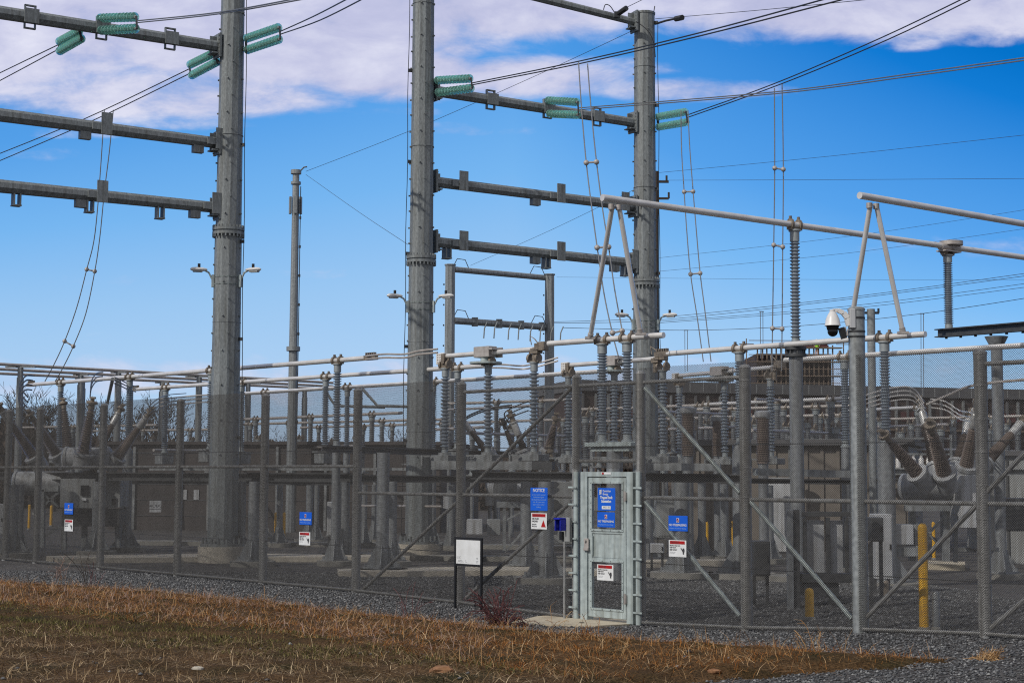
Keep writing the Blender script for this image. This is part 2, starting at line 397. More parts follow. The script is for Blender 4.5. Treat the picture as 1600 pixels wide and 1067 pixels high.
# the same sheet runs on to the horizon: outer skirt in four big pieces sharing the border height 0
skirt = [(-3000, -200, -18, 4000), (18, -200, 3000, 4000), (-18, -200, 18, 8), (-18, 34, 18, 4000)]
Vs = []; Fs = []
for x0, y0, x1, y1 in skirt:
    k = len(V) + len(Vs); Vs += [(x0, y0, 0), (x1, y0, 0), (x1, y1, 0), (x0, y1, 0)]; Fs.append((k, k + 1, k + 2, k + 3))
edge = np.where((V[:, 0] <= -18) | (V[:, 0] >= 18) | (V[:, 1] <= 8) | (V[:, 1] >= 34)); V[edge, 2] = 0
g = npmesh('ground', np.vstack([V, np.array(Vs)]), np.vstack([Fq, np.array(Fs)]), 'gravel_ground', smooth=True); tag(g, kind='structure')

# verge between the road edge and the gravel apron
top_edge = [(-120, 897), (0, 906), (150, 914), (300, 926), (450, 940), (600, 958), (700, 970), (820, 984), (950, 994), (1100, 1004), (1230, 1010), (1340, 1016), (1430, 1020), (1500, 1023)]
bot_edge = [(1470, 1037), (1380, 1046), (1250, 1054), (1120, 1064), (1000, 1078), (800, 1110), (300, 1160), (-300, 1160)]
verge = [gp(x, y + 7) for x, y in top_edge] + [gp(*p) for p in bot_edge]
vpoly = np.array([(p.x, p.y) for p in verge])
def inside(P, poly):
    x, y = P[:, 0], P[:, 1]; c = np.zeros(len(P), bool); n = len(poly)
    for i in range(n):
        x1, y1 = poly[i]; x2, y2 = poly[i - 1]
        c ^= ((y1 > y) != (y2 > y)) & (x < (x2 - x1) * (y - y1) / (y2 - y1 + 1e-12) + x1)
    return c
def sdist(P, poly):
    d = np.full(len(P), 1e9)
    for i in range(len(poly)):
        a = np.array(poly[i - 1]); b = np.array(poly[i]); e = b - a
        t = np.clip(((P - a) @ e) / (e @ e + 1e-9), 0, 1); d = np.minimum(d, np.hypot(*(P - (a + t[:, None] * e)).T))
    return d
def wob(x, y, s, k=0): return np.sin(x * s + 1.3 * k) * np.cos(y * s * 1.3 + k) + .5 * np.sin(x * s * 2.3 + y * s * 1.7 + k * 2)
V, Fq = grid(-16, 9, 11, 34, 260, 240, lambda x, y: x * 0)
d = sdist(V[:, :2], vpoly); ins = inside(V[:, :2], vpoly); sd_ = np.where(ins, d, -d) + .12 * wob(V[:, 0], V[:, 1], 3.1)
V[:, 2] = zg(V[:, 0], V[:, 1]) + np.where(sd_ > 0, .004 + .09 * sstep(0, .5, sd_) + .02 * wob(V[:, 0], V[:, 1], 4, 1) * sstep(.1, .6, sd_), -.03)
keep = (sd_[Fq] > -.12).any(1); Fk = Fq[keep]; u, inv = np.unique(Fk, return_inverse=True)
g = npmesh('verge', V[u], inv.reshape(Fk.shape), 'verge_soil', smooth=True); tag(g, kind='structure')
def verge_z(x, y):
    P = np.stack([x, y], 1); d = sdist(P, vpoly); ins = inside(P, vpoly); s = np.where(ins, d, -d) + .12 * wob(x, y, 3.1)
    return zg(x, y) + np.where(s > 0, .004 + .09 * sstep(0, .5, s) + .02 * wob(x, y, 4, 1) * sstep(.1, .6, s), 0), s

def pxy_of(x, y, z):   # the photo column/row under a ground point, used only to lay out where each kind of growth stands
    d = np.stack([x, y, z - EYE], 1); fw = np.array([0, ca, sa]); up = np.array([0, -sa, ca])
    k = d @ fw; return 800 + F * d[:, 0] / k, 533.5 - F * (d @ up) / k
def blades(name, label, n, m, zone, h0, h1, w, lean, clump=.5, cat='grass'):
    y = rng.uniform(15.2, 33, n * 6); x = rng.uniform(-15, 8, n * 6)
    ok = np.abs(x) < y * .34; x = x[ok]; y = y[ok]
    z, s = verge_z(x, y); px, py = pxy_of(x, y, z)
    c = wob(x, y, 5.5, 2) * .35 + wob(x, y, 1.7, 4) * .35 + rng.uniform(-.6, .6, len(x))
    ok = zone(px, py, s) & (c > -clump); x, y, z, s = (a[ok][:n] for a in (x, y, z, s)); k = len(x)
    hh = rng.uniform(h0, h1, k) * (1 + .35 * wob(x, y, 2.2, 7)); th = rng.uniform(0, 2 * np.pi, k); ln = hh * rng.uniform(.2, lean, k)
    wx, wy = -np.sin(th) * w / 2, np.cos(th) * w / 2; fx, fy = np.cos(th) * ln, np.sin(th) * ln
    fa = rng.uniform(0, np.pi, k); wx, wy = np.cos(fa) * w / 2, np.sin(fa) * w / 2 * .4
    P = np.zeros((k, 6, 3)); top = hh / np.sqrt(1 + (ln / hh) ** 2)
    for j, (t, tw) in enumerate(((0, 1), (.55, .8), (1, .25))):
        cx = x + fx * t ** 1.6; cy = y + fy * t ** 1.6; cz = z - .01 + top * (t - .25 * t * t * (ln / hh))
        P[:, j * 2] = np.stack([cx - wx * tw, cy - wy * tw, cz], 1); P[:, j * 2 + 1] = np.stack([cx + wx * tw, cy + wy * tw, cz], 1)
    i = np.arange(k)[:, None] * 6
    Fq = np.vstack([i + np.array([[0, 1, 3, 2]]), i + np.array([[2, 3, 5, 4]])])
    o = npmesh(name, P.reshape(-1, 3), Fq, m); tag(o, label, cat, kind='stuff'); return o
# lower boundary of the tall dry band in the photo, as a function of column
def band(px): return np.interp(px, [0, 160, 400, 600, 800, 1000, 1200, 1500], [950, 967, 988, 1016, 1052, 1066, 1060, 1052])
def ol(px): return np.interp(px, [0, 300, 600, 800, 900], [990, 1012, 1030, 1046, 1047])
Z1 = lambda px, py, s: (s > .02) & (py < band(px) + rng.normal(0, 5, len(px)))
blades('dry_grass', 'rust orange dry grass in tufts along the gravel edge', 34000, 'grass_orange', Z1, .04, .13, .008, 2.6, .1)
blades('tan_grass', 'long pale tan dry grass lying over the rust coloured tufts', 23000, 'grass_tan', Z1, .08, .26, .006, 4.5, .1)
blades('bleached_grass', 'pinkish bleached grass matted in the left half of the verge', 16000, 'grass_pinkish', lambda px, py, s: (s > .25) & (py < band(px) - 4) & (px < 760), .08, .22, .007, 4, .05)
blades('olive_grass', 'short olive green grass in patches in front of the dry band', 30000, 'grass_olive', lambda px, py, s: (s > .3) & (py > band(px) - 8) & (py < ol(px) + 8) , .03, .07, .012, .8, .1)
blades('straw_litter', 'flattened straw and leaf litter on bare brown soil', 46000, 'straw', lambda px, py, s: (s > .02) & (py > ol(px) - 12) & (py > band(px) - 3), .05, .18, .0075, 8, .9, 'straw')

padpoly = np.array([(p.x, p.y) for p in (gp(800, 973), gp(840, 964), gp(905, 960), gp(1004, 967), gp(1012, 972), gp(985, 977), gp(930, 980), gp(862, 978))])
# loose stones of the apron in front of and just behind the fence
def stones(name, label, n, x0, x1, y0, y1, r0, r1, m, flt, cat='gravel', flat=.6):
    x = rng.uniform(x0, x1, n); y = rng.uniform(y0, y1, n); z, s = verge_z(x, y); ok = flt(x, y, s) & (np.abs(x) < y * .34)
    x, y, z, s = (a[ok] for a in (x, y, z, s)); z = np.where(s > 0, z, zg(x, y)); k = len(x); r = rng.uniform(r0, r1, k) * rng.uniform(.7, 1.2, k)
    base = np.array([(1, 0, 0), (0, 1, 0), (-1, 0, 0), (0, -1, 0), (.1, .1, 1), (0, 0, -.6)], float)
    a = rng.uniform(0, 6.28, k); P = base[None] * rng.uniform(.65, 1.2, (k, 6, 1)); P[:, :, 2] *= flat
    c, s_ = np.cos(a)[:, None], np.sin(a)[:, None]
    P = np.stack([P[..., 0] * c - P[..., 1] * s_, P[..., 0] * s_ + P[..., 1] * c, P[..., 2]], 2) * r[:, None, None]
    P += np.stack([x, y, z + r * .25], 1)[:, None]
    i = np.arange(k)[:, None] * 6
    Fq = np.vstack([i + np.array([f]) for f in ((0, 1, 4), (1, 2, 4), (2, 3, 4), (3, 0, 4), (1, 0, 5), (2, 1, 5), (3, 2, 5), (0, 3, 5))])
    o = npmesh(name, P.reshape(-1, 3), Fq, m); tag(o, label, cat, kind='stuff')
stones('gravel', 'crushed grey stone of the apron outside and inside the fence', 210000, -13, 8, 15.2, 35, .012, .028, 'stones', lambda x, y, s: (s < .05) & ~inside(np.stack([x, y], 1), padpoly))
stones('pebbles', 'scattered pale pebbles and clods on the bare soil', 60, -7, 7, 15.3, 20, .015, .045, 'stones', lambda x, y, s: s > .05, 'pebbles')

# ================================================================ FENCE
FH = 3.66
def topY(px): return 1.58 * F / (110 + .0649 * (px - 160))
def P0(px): Y = topY(px); p = at(px, 745, Y); return Vector((p.x, p.y, 0))
FA = P0(160); FB = P0(1535); fe = (FB - FA).normalized(); fn = Vector((fe.y, -fe.x, 0))   # fn points at the viewer's side
FRZ = math.atan2(fe.y, fe.x)
def fpos(px): return onp(FA, FB, px)
G0 = fpos(901)
def fl(px, py, off=0.0):    # photo point -> (distance along fence from G0, height) on the plane of the fence
    d = ray(px, py); o = Vector((0, 0, EYE)); q = G0 + fn * off
    k = (q - o).dot(fn) / d.dot(fn); p = o + d * k
    return (p - G0).dot(fe), p.z
def gz(p): return float(zg(p.x, p.y))
def fpo(px, off):
    s, _ = fl(px, 850, off); return G0 + fe * s + fn * off
post_px = [-140, -40, 12, 60, 160, 280, 413, 558, 720, 901, 1001, 1165, 1340, 1535, 1760]
FP = [fpos(p) for p in post_px]
def fz(p): return gz(p)
fence = thing('chain_link_fence', 'tall grey small-mesh chain link fence with round steel posts around the substation', 'fence', G0 + Vector((0, 0, gz(G0))))
TOPZ = FH
for i, p in enumerate(FP):
    if post_px[i] == 1340: continue
    z0 = gz(p); r = .082 if i not in (9, 10) else .075
    m = MB().lathe(p + Vector((0, 0, z0 - .05)), p + Vector((0, 0, 9)), [(0, r), (TOPZ - z0, r), (TOPZ - z0 + .02, r * 1.08), (TOPZ - z0 + .06, r * .7), (TOPZ - z0 + .07, .01)], 20)
    for k in range(9):
        zb = z0 + .2 + k * .41; m.lathe(p + Vector((0, 0, zb)), p + Vector((0, 0, zb + 1)), [(0, r + .001), (0, r + .005), (.025, r + .005), (.025, r + .001)], 20)
    m.build('post', 'fence_post' , fence, world=True)
def fabric(a, b, off=.095, pitch=.0215, wr=.0029, ztop=.05):
    e = (b - a); L = e.length; e.normalize(); z0 = min(gz(a), gz(b)) + .03; z1 = TOPZ + ztop
    H = z1 - z0; step = pitch * math.sqrt(2); vs = []; fs = []; base = 0
    seg = .16
    ex = np.array(e); nn = np.array(fn); a0 = np.array(a) + nn * off
    for sgn in (1, -1):
        for c in np.arange(-H + (step / 2 if sgn < 0 else 0), L, step):
            # line: s = c + sgn-run along z
            t0 = max(0, -c); t1 = min(H, L - c)
            if t1 - t0 < .01: continue
            n = max(2, int((t1 - t0) / seg) + 1); t = np.linspace(t0, t1, n)
            s = c + t; z = (z0 + t) if sgn > 0 else (z1 - t)
            cen = a0 + s[:, None] * ex + np.outer(z - a0[2] , [0, 0, 1]) + nn * (wr * sgn)
            u = (-sgn * ex + np.array([0, 0, 1])) / math.sqrt(2) if sgn > 0 else (ex + np.array([0, 0, 1])) / math.sqrt(2)
            ring = [cen + (u * math.cos(w) + nn * math.sin(w)) * wr for w in (math.pi / 2, math.pi * 7 / 6, math.pi * 11 / 6)]
            vs.append(np.stack(ring, 1).reshape(-1, 3))
            i = base + 3 * np.arange(n - 1)
            for k in range(3):
                k2 = (k + 1) % 3; fs.append(np.stack([i + k, i + k2, i + 3 + k2, i + 3 + k], 1))
            base += 3 * n
    V = np.vstack(vs) - np.array(fence.location)
    npmesh('mesh_panel', V, np.vstack(fs), 'fence_wire', fence, smooth=True)
for i in range(len(FP) - 1):
    a, b = FP[i], FP[i + 1]
    if i == 9: continue
    if post_px[i] < -100 or post_px[i + 1] > 1700: b = a + (b - a) * (1 if post_px[i] < 0 else .45)
    if i == 8: b = b - fe * .03
    if i == 10: a = a + fe * .06
    fabric(a, b)
# fabric above the gate
def gate_fabric():
    global gz
    a, b = FP[9], FP[10]; keep = gz; gz = lambda p: 2.18; fabric(a, b); gz = keep
gate_fabric()
def along(i, z, t=0.0): p = FP[i] + (FP[i + 1] - FP[i]) * t; return Vector((p.x, p.y, z))
def rail(i, z, r=.03, name='rail', m='fence_post', j=None):
    a = along(i, z); b = Vector((*FP[(j or i + 1)].to_2d(), z)); MB().cyl(a, b, r, n=10).build(name, m, fence, world=True)
for i in range(1, 8 - 1): rail(i, 2.26)
for i in (7, 8, 10, 11, 12, 13): rail(i, 1.78)
rail(8, 3.50); rail(10, 3.50); rail(13, 3.50); rail(9, 3.50); rail(9, 2.33)
def wirez(z, m='wire_dark'):
    for rng_ in ((0, 9), (10, 14)):
        MB().cyl(Vector((*FP[rng_[0]].to_2d(), z)), Vector((*FP[rng_[1]].to_2d(), z)), .006, n=5).build('tension_wire', m, fence, world=True)
wirez(2.55); wirez(.82)
for i in range(1, 14):
    if i == 9: continue
    a = FP[i]; b = FP[i + 1]; off = fn * .06
    MB().cyl(a + off + Vector((0, 0, gz(a) + .05)), b + off + Vector((0, 0, gz(b) + .05)), .022, n=8).build('bottom_rail', 'fence_post', fence, world=True)
def brace(px0, py0, px1, py1, light=False):
    s0, z0 = fl(px0, py0); s1, z1 = fl(px1, py1)
    a = G0 + fe * s0; a.z = max(z0, 0.03 + gz(a)); b = G0 + fe * s1; b.z = z1
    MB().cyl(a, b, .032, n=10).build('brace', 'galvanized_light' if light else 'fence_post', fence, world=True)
for q in ((566, 922, 713, 785), (729, 933, 893, 783), (729, 768, 893, 606), (1348, 970, 1527, 788), (1543, 768, 1640, 668), (1543, 985, 1640, 905)): brace(*q)
for q in ((1008, 606, 1156, 770), (1008, 784, 1156, 962), (1173, 784, 1331, 966)): brace(*q, light=True)  # paler steel on these braces paints in the sun their slope catches

# ---------------------------------------------------------------- personnel gate
gz0 = gz(G0) + .02
gate = thing('metal_gate', 'pale green-grey galvanised steel personnel gate in the fence, carrying blue and danger signs', 'gate', (G0.x, G0.y, gz0), FRZ)
def gl(px, py, off=.10):
    s, z = fl(px, py, off); return s, z - gz0
OFF = -.13    # local y of the front of the frame
def gbox(name, x0, y0, x1, y1, d0, d1, m, bev=.006, parent=None):
    s0, z1 = gl(x0, y0, -OFF); s1, z0 = gl(x1, y1, -OFF)
    return MB().box(((s0 + s1) / 2, (d0 + d1) / 2, (z0 + z1) / 2), (abs(s1 - s0), abs(d1 - d0), abs(z1 - z0)), bevel=bev).build(name, m, parent or gate)
def lx(px): return gl(px, 850, -OFF)[0]
def lz(py): return gl(948, py, -OFF)[1]
def lbox(name, xs, zs, d, m='galvanized_light', bev=.006, parent=None, mb=None):
    b = (mb or MB()).box(((xs[0] + xs[1]) / 2, (d[0] + d[1]) / 2, (zs[0] + zs[1]) / 2), (xs[1] - xs[0], d[1] - d[0], zs[1] - zs[0]), bevel=bev)
    return b.build(name, m, parent or gate) if mb is None else b
X0, X1, X2, X3 = lx(906.5), lx(917.0), lx(978.5), lx(988.5)
ZT, ZB = lz(737), 0.0
fr = MB()
lbox('', (X0, X1), (0, ZT), (OFF, .02), mb=fr); lbox('', (X2, X3), (0, ZT), (OFF, .02), mb=fr); lbox('', (X1 + .001, X2 - .001), (lz(745), ZT - .001), (OFF + .002, .02), mb=fr)
fr.build('frame', 'galvanized_light', gate)
for k, xx in enumerate((900.5, 998)):
    s = gl(xx, 850, .085)[0]
    m = MB().cyl((s, -.085, 0), (s, -.085, ZT), .045, n=16)
    zc = .18
    while zc < ZT:
        m.box((s + (-.03 if k == 0 else .03), -.145, zc), (.17, .012, .026)); zc += .262
    m.build('gate_post', 'galvanized_light', gate)
lf = MB(); LX0, LX1 = lx(918), lx(977); D = (OFF + .015, -.06)
zl = [lz(y) for y in (945, 937, 880, 873, 834, 828, 755, 746)]   # bottom .. top of the leaf members
ZL0 = .06
xi0, xi1 = lx(924), lx(971)
lbox('', (LX0, xi0), (ZL0, zl[7]), D, mb=lf); lbox('', (xi1, LX1), (ZL0, zl[7]), D, mb=lf)
for a, b in ((ZL0, lz(951)), (lz(878), lz(872)), (lz(834), lz(827)), (zl[6], zl[7])): lbox('', (xi0 + .001, xi1 - .001), (a, b), (D[0] + .001, D[1]), mb=lf)
leaf = lf.build('door_leaf', 'galvanized_light', gate)
# raised glazing strips with bolts round both openings
for za, zb in ((lz(951), lz(878)), (lz(827), lz(755))):
    st = MB(); w = .028; y = (D[0] - .012, D[0] - .001)
    lbox('', (xi0 - w, xi0 + .004), (za - w, zb + w), y, mb=st, bev=.002); lbox('', (xi1 - .004, xi1 + w), (za - w, zb + w), y, mb=st, bev=.002)
    lbox('', (xi0 + .005, xi1 - .005), (za - w, za + .003), y, mb=st, bev=.002); lbox('', (xi0 + .005, xi1 - .005), (zb - .003, zb + w), y, mb=st, bev=.002)
    st.build('mesh_clamp_strip', 'galvanized_light', leaf)
    bt = MB(); k = 0
    n = 8 if zb - za > .5 else 7
    for q in np.linspace(za, zb, n): 
        for x in (xi0 - w / 2, xi1 + w / 2): bt.sphere((x, D[0] - .014, q), .007, 6, m=4)
    for q in np.linspace(xi0 + .05, xi1 - .05, 4):
        for z in (za - w / 2, zb + w / 2): bt.sphere((q, D[0] - .014, z), .007, 6, m=4)
    bt.build('bolts', 'wire_dark', leaf)
lbox('panel', (xi0 + .002, xi1 - .002), (lz(871.5), lz(834.5)), (-.10, -.085), 'galvanized_light', .002, leaf)
lk = MB(); lbox('', (xi0 + .01, xi0 + .025), (lz(868), lz(838)), (-.135, -.101), mb=lk, bev=.002); lk.build('pull_bar', 'galvanized_light', leaf)
lk = MB(); lbox('', (X1 - .045, X1 + .05), (lz(862), lz(842)), (OFF - .02, OFF - .001), mb=lk, bev=.003)
lk.cyl((X1 - .005, OFF - .02, lz(846)), (X1 - .005, OFF - .05, lz(846)), .018, n=10); lk.bar((X1 - .04, OFF - .035, lz(859)), (X1 + .06, OFF - .035, lz(859)), .02, .035); lk.build('latch', 'aluminium_dull', gate)
for py in (775, 933):
    h = MB(); z = lz(py); h.box((X2 - .002, OFF - .018, z), (.045, .03, .13), bevel=.004); h.cyl((X2 - .002, OFF - .035, z - .08), (X2 - .002, OFF - .035, z + .08), .014, n=10)
    h.build('hinge', 'aluminium_dull', gate)
h = MB(); lbox('', (lx(940), lx(955)), (lz(741), lz(737.6)), (OFF - .006, OFF - .001), mb=h, bev=.001); st_ = h.build('sticker', 'sign_white', gate)
h = MB(); lbox('', (lx(941), lx(944)), (lz(740.6), lz(738)), (OFF - .009, OFF - .0075), mb=h, bev=0); h.build('sticker_mark', 'sign_red', st_)
# mesh in the two openings of the leaf
def small_mesh(x0, x1, z0, z1, yy):
    vs = []; fs = []; base = 0; step = .0215 * 1.414; H = z1 - z0; L = x1 - x0; wr = .0021
    for sgn in (1, -1):
        for c in np.arange(-H, L, step):
            t0 = max(0, -c); t1 = min(H, L - c)
            if t1 - t0 < .01: continue
            a = Vector((x0 + c + t0, yy + sgn * wr, z0 + t0 if sgn > 0 else z1 - t0)); b = Vector((x0 + c + t1, yy + sgn * wr, z0 + t1 if sgn > 0 else z1 - t1))
            MBm.cyl(a, b, wr, n=3)
for za, zb in ((lz(951), lz(878)), (lz(827), lz(755))):
    MBm = MB(); small_mesh(xi0, xi1, za, zb, -.075); MBm.build('mesh_infill', 'fence_wire', leaf)

# concrete apron under the gate
pc = [gp(800, 973), gp(840, 964), gp(905, 960), gp(1004, 967), gp(1012, 972), gp(985, 977), gp(930, 980), gp(862, 978)]
pm = MB(); zpad = gz(G0)
pm.prism([(p.x, p.y) for p in reversed(pc)] if False else [(p.x, p.y) for p in pc][::-1], zpad - .12, zpad + .03)
o = pm.build('concrete_apron', 'pad_concrete', origin=(pc[0].x, pc[0].y, 0)); tag(o, 'cream coloured concrete slab in front of the steel gate', 'slab')
p_ = gp(909, 976); q_ = MB().box((p_.x, p_.y - .0, zpad - .005), (.055, .06, .09), FRZ, bevel=.004)
o = q_.build('drain_box', 'black', origin=(p_.x, p_.y, 0)); tag(o, 'small black box set into the front edge of the concrete slab', 'box')

# ---------------------------------------------------------------- signs on the fence and the gate
def sign_board(name, label, cat, px0, py0, px1, py1, col, off=.115, group=None):
    s0, z1 = fl(px0, py0, off); s1, z0 = fl(px1, py1, off)
    c = G0 + fe * (s0 + s1) / 2 + fn * off; w, h = s1 - s0, z1 - z0
    t = thing(name, label, cat, (c.x, c.y, (z0 + z1) / 2), FRZ, group)
    MB().box((0, 0, 0), (w, .006, h), bevel=.002).build('board', col, t)
    return t, w, h
def plate(t, name, x, z, w, h, m, y=-.0055): return MB().box((x, y, z), (w, .0015, h)).build(name, m, t)
def poly(t, name, pts, m, y=-.006):
    n = len(pts); mb = MB(); V = [(x, y, z) for x, z in pts] + [(x, y + .0012, z) for x, z in pts]
    mb.add(V, [tuple(range(n)), tuple(range(2 * n - 1, n - 1, -1))] + [(i, (i + 1) % n, n + (i + 1) % n, n + i)[::-1] for i in range(n)]); return mb.build(name, m, t, smooth=False)
def no_entry(t, x, z, s):
    plate(t, 'pictogram_ground', x, z, s, s * 1.25, 'sign_white')
    poly(t, 'pictogram_person', [(x - s * .06, z - s * .5), (x + s * .12, z - s * .5), (x + s * .14, z), (x + s * .1, z + s * .45), (x - s * .08, z + s * .45), (x - s * .16, z + s * .1)], 'sign_ink', -.008)
    ring = MB(); n = 20
    V = [(x + math.cos(2 * math.pi * i / n) * s * r * .5, -.0095, z + math.sin(2 * math.pi * i / n) * s * r * .6) for r in (.92, .70) for i in range(n)]
    ring.add(V, [(i, (i + 1) % n, n + (i + 1) % n, n + i) for i in range(n)]); ring.build('pictogram_ring', 'sign_red', t, smooth=False)
    poly(t, 'pictogram_slash', [(x - s * .36, z + s * .38), (x - s * .26, z + s * .46), (x + s * .36, z - s * .38), (x + s * .26, z - s * .46)], 'sign_red', -.011)
def notrespass(label, px0, py0, px1, py1, off=.115, group=None):
    t, w, h = sign_board('no_trespassing_sign', label, 'sign', px0, py0, px1, py1, 'sign_blue', off, group)
    no_entry(t, 0, h * .2, min(h, w) * .22)
    text('lettering', 'NO TRESPASSING', w * .118, 'sign_white', t, (0, -.0075, -h * .17), 'CENTER', .98, .0008)
    text('small_print', 'Property of the substation'.replace('the substation', 'Dominion Energy'), w * .07, 'sign_text_blue', t, (0, -.0075, -h * .36), 'CENTER')
    return t
def danger(label, px0, py0, px1, py1, off=.115, arc=False):
    t, w, h = sign_board('danger_sign' if not arc else 'arc_flash_sign', label, 'sign', px0, py0, px1, py1, 'sign_white', off)
    plate(t, 'header', 0, h * .36, w * .84, h * .19, 'sign_red', -.0045)
    text('lettering', 'DANGER' if not arc else 'DANGER', h * .16, 'sign_ink', t, (-w * .38, -.0065, h * .31), 'LEFT', 1)
    if arc:
        text('lettering', 'ARC FLASH', h * .15, 'sign_ink', t, (-w * .43, -.0055, h * .10), 'LEFT', .80, .0012)
        text('lettering', 'HAZARD', h * .15, 'sign_ink', t, (-w * .43, -.0055, -h * .06), 'LEFT', .85, .0012)
        text('lettering', 'Appropriate', h * .10, 'sign_ink', t, (-w * .43, -.0055, -h * .23), 'LEFT', .8, .001)
        text('lettering', 'PPE Required', h * .10, 'sign_ink', t, (-w * .43, -.0055, -h * .36), 'LEFT', .8, .001)
        poly(t, 'triangle', [(w * .14, -h * .36), (w * .44, -h * .36), (w * .29, h * .08)], 'sign_red')
    else:
        text('lettering', 'Hazardous voltage inside.', h * .095, 'sign_ink', t, (-w * .44, -.0055, h * .15), 'LEFT', .86, .0008)
        text('lettering', 'KEEP OUT!', h * .12, 'sign_ink', t, (-w * .44, -.0055, h * .02), 'LEFT', .86, .001)
        text('lettering', 'KEEP AWAY!', h * .12, 'sign_ink', t, (-w * .44, -.0055, -h * .12), 'LEFT', .86, .001)
        text('small_print', 'Will shock, burn,\nor cause death', h * .075, 'faded_ink', t, (-w * .44, -.0055, -h * .24), 'LEFT', .9)
        poly(t, 'struck_figure', [(w * .18, h * .03), (w * .22, h * .05), (w * .29, -h * .06), (w * .31, h * .02), (w * .37, h * .04), (w * .40, -h * .02), (w * .41, -h * .16), (w * .38, -h * .22), (w * .38, -h * .33), (w * .31, -h * .33), (w * .30, -h * .2), (w * .26, -h * .12)], 'sign_ink')
    return t
notrespass('small blue no trespassing sign at the far left end of the fence', 101, 785.5, 114, 803.5)
danger('danger sign with red header at the far left end of the fence', 101.2, 811, 113.6, 830)
notrespass('blue no trespassing sign on the fence left of the yellow bollard pair', 468.3, 799.5, 486.8, 820)
danger('danger sign with red header under the blue sign on the middle left fence panel', 467.6, 830.5, 484.6, 852)
notrespass('wide blue no trespassing sign on the fence panel right of the gate', 1044.5, 805, 1074.5, 830)
danger('danger sign with red header on the fence panel right of the gate', 1045, 843, 1072.5, 870.5)
danger('danger sign with red header on the lower mesh of the gate', 933, 881, 958.5, 907.5, .13)
danger('arc flash hazard sign with a red triangle below the blue notice board', 830, 801, 854.5, 827, .115, True)
t, w, h = sign_board('notice_sign', 'tall blue notice board with rounded corners above the arc flash sign', 'sign', 829, 761.5, 855.5, 798, 'sign_blue')
text('lettering', 'NOTICE', w * .19, 'sign_white', t, (0, -.0055, h * .32), 'CENTER', 1, .001)
for k, s_ in enumerate(('Contact system operator', 'before entering this', 'site. Authorized personnel', 'only. All visitors must', 'sign in at the control', 'building.')):
    text('small_print', s_, w * .078, 'sign_text_blue', t, (0, -.0055, h * (.17 - k * .107)), 'CENTER')
t, w, h = sign_board('substation_sign', 'blue substation name sign with white logo on the upper mesh of the gate', 'sign', 934, 762, 961.5, 798, 'sign_blue', .13)
for k in range(5):   # white ribbon-like emblem
    poly(t, 'emblem', [(-w * .40 + k % 2 * w * .02, h * (.40 - k * .042)), (-w * .26, h * (.43 - k * .042)), (-w * .27, h * (.40 - k * .042)), (-w * .41 + k % 2 * w * .02, h * (.37 - k * .042))][::-1], 'sign_white')
text('lettering', 'Dominion\nEnergy', w * .125, 'sign_white', t, (-w * .20, -.0055, h * .325), 'LEFT', .9, .0006)
text('lettering', 'Trappe Rock\nSubstation', w * .155, 'sign_white', t, (0, -.0055, h * .03), 'CENTER', .85, .002)
plate(t, 'number_plate', 0, -h * .36, w * .5, h * .14, 'sign_white')
text('number', '38921  VA', w * .10, 'sign_ink', t, (0, -.0075, -h * .385), 'CENTER', .9)
notrespass('blue no trespassing sign hung below the name sign on the gate', 933.5, 799.5, 961, 824, .13)

# ---------------------------------------------------------------- things just outside the fence
pa, pb = fpo(712, .5), fpo(752.5, .5); pa.z = pb.z = gz(pa)
d_ = (pb - pa).normalized(); wd = (pb - pa).length; rz = math.atan2(d_.y, d_.x)
zt = at(732, 838.5, pa.y).z; zbm = at(732, 883, pa.y).z
t = thing('notice_stand', 'white board in a black metal frame on two thin legs outside the fence', 'sign', (pa.x, pa.y, pa.z), rz)
for x in (0, wd): MB().box((x, 0, (zt - pa.z) / 2), (.035, .03, zt - pa.z)).build('leg', 'black', t)
h1, h0 = zt - pa.z, zbm - pa.z
fr = MB(); fr.box((wd / 2, 0, h1 - .018), (wd - .036, .034, .034)); fr.box((wd / 2, 0, h0 + .015), (wd - .036, .034, .03)); fr.build('frame', 'black', t)
MB().box((wd / 2, 0, (h0 + h1) / 2), (wd - .04, .012, h1 - h0 - .07)).build('board', 'sign_white', t)
text('faded_lettering', '...NTD...  C.,', .05, 'faded_ink', t, (.04, -.0085, h0 + .06)); text('faded_lettering', 'U. (.\'.', .05, 'faded_ink', t, (.04, -.0085, h0 + .12))
text('faded_lettering', "2'7", .05, 'faded_ink', t, (wd - .13, -.0085, h0 + .06)); text('faded_lettering', 'nt', .05, 'faded_ink', t, (wd - .12, -.0085, h0 + .12))
pr = fpo(882, .22); pr.z = gz(pr); t = thing('card_reader', 'blue and grey card reader on a thin dark pole left of the gate', 'card reader', pr, FRZ)
ztop = at(878, 808, pr.y).z - pr.z; zbo = at(878, 846, pr.y).z - pr.z
MB().cyl((0, 0, 0), (0, 0, zbo), .018, n=8).build('pole', 'fence_post', t)
MB().box((.01, .03, (ztop + zbo) / 2), (.19, .05, ztop - zbo), bevel=.006).build('back_box', 'cabinet_grey', t)
hd = MB(); cz = ztop - .1
hd.box((-.035, -.07, ztop - .02), (.13, .15, .03), bevel=.006); hd.box((-.09, -.06, cz - .01), (.02, .12, .19), bevel=.004); hd.box((.02, -.06, cz - .01), (.02, .12, .19), bevel=.004); hd.box((-.035, -.005, cz), (.12, .02, .18)); hd.build('hood', 'reader_blue', t)
MB().box((-.035, -.025, cz), (.05, .02, .12), bevel=.003).build('keypad', 'cabinet_grey', t)
MB().box((-.045, -.02, zbo + .09), (.06, .05, .13), bevel=.005).build('reader', 'black', t)

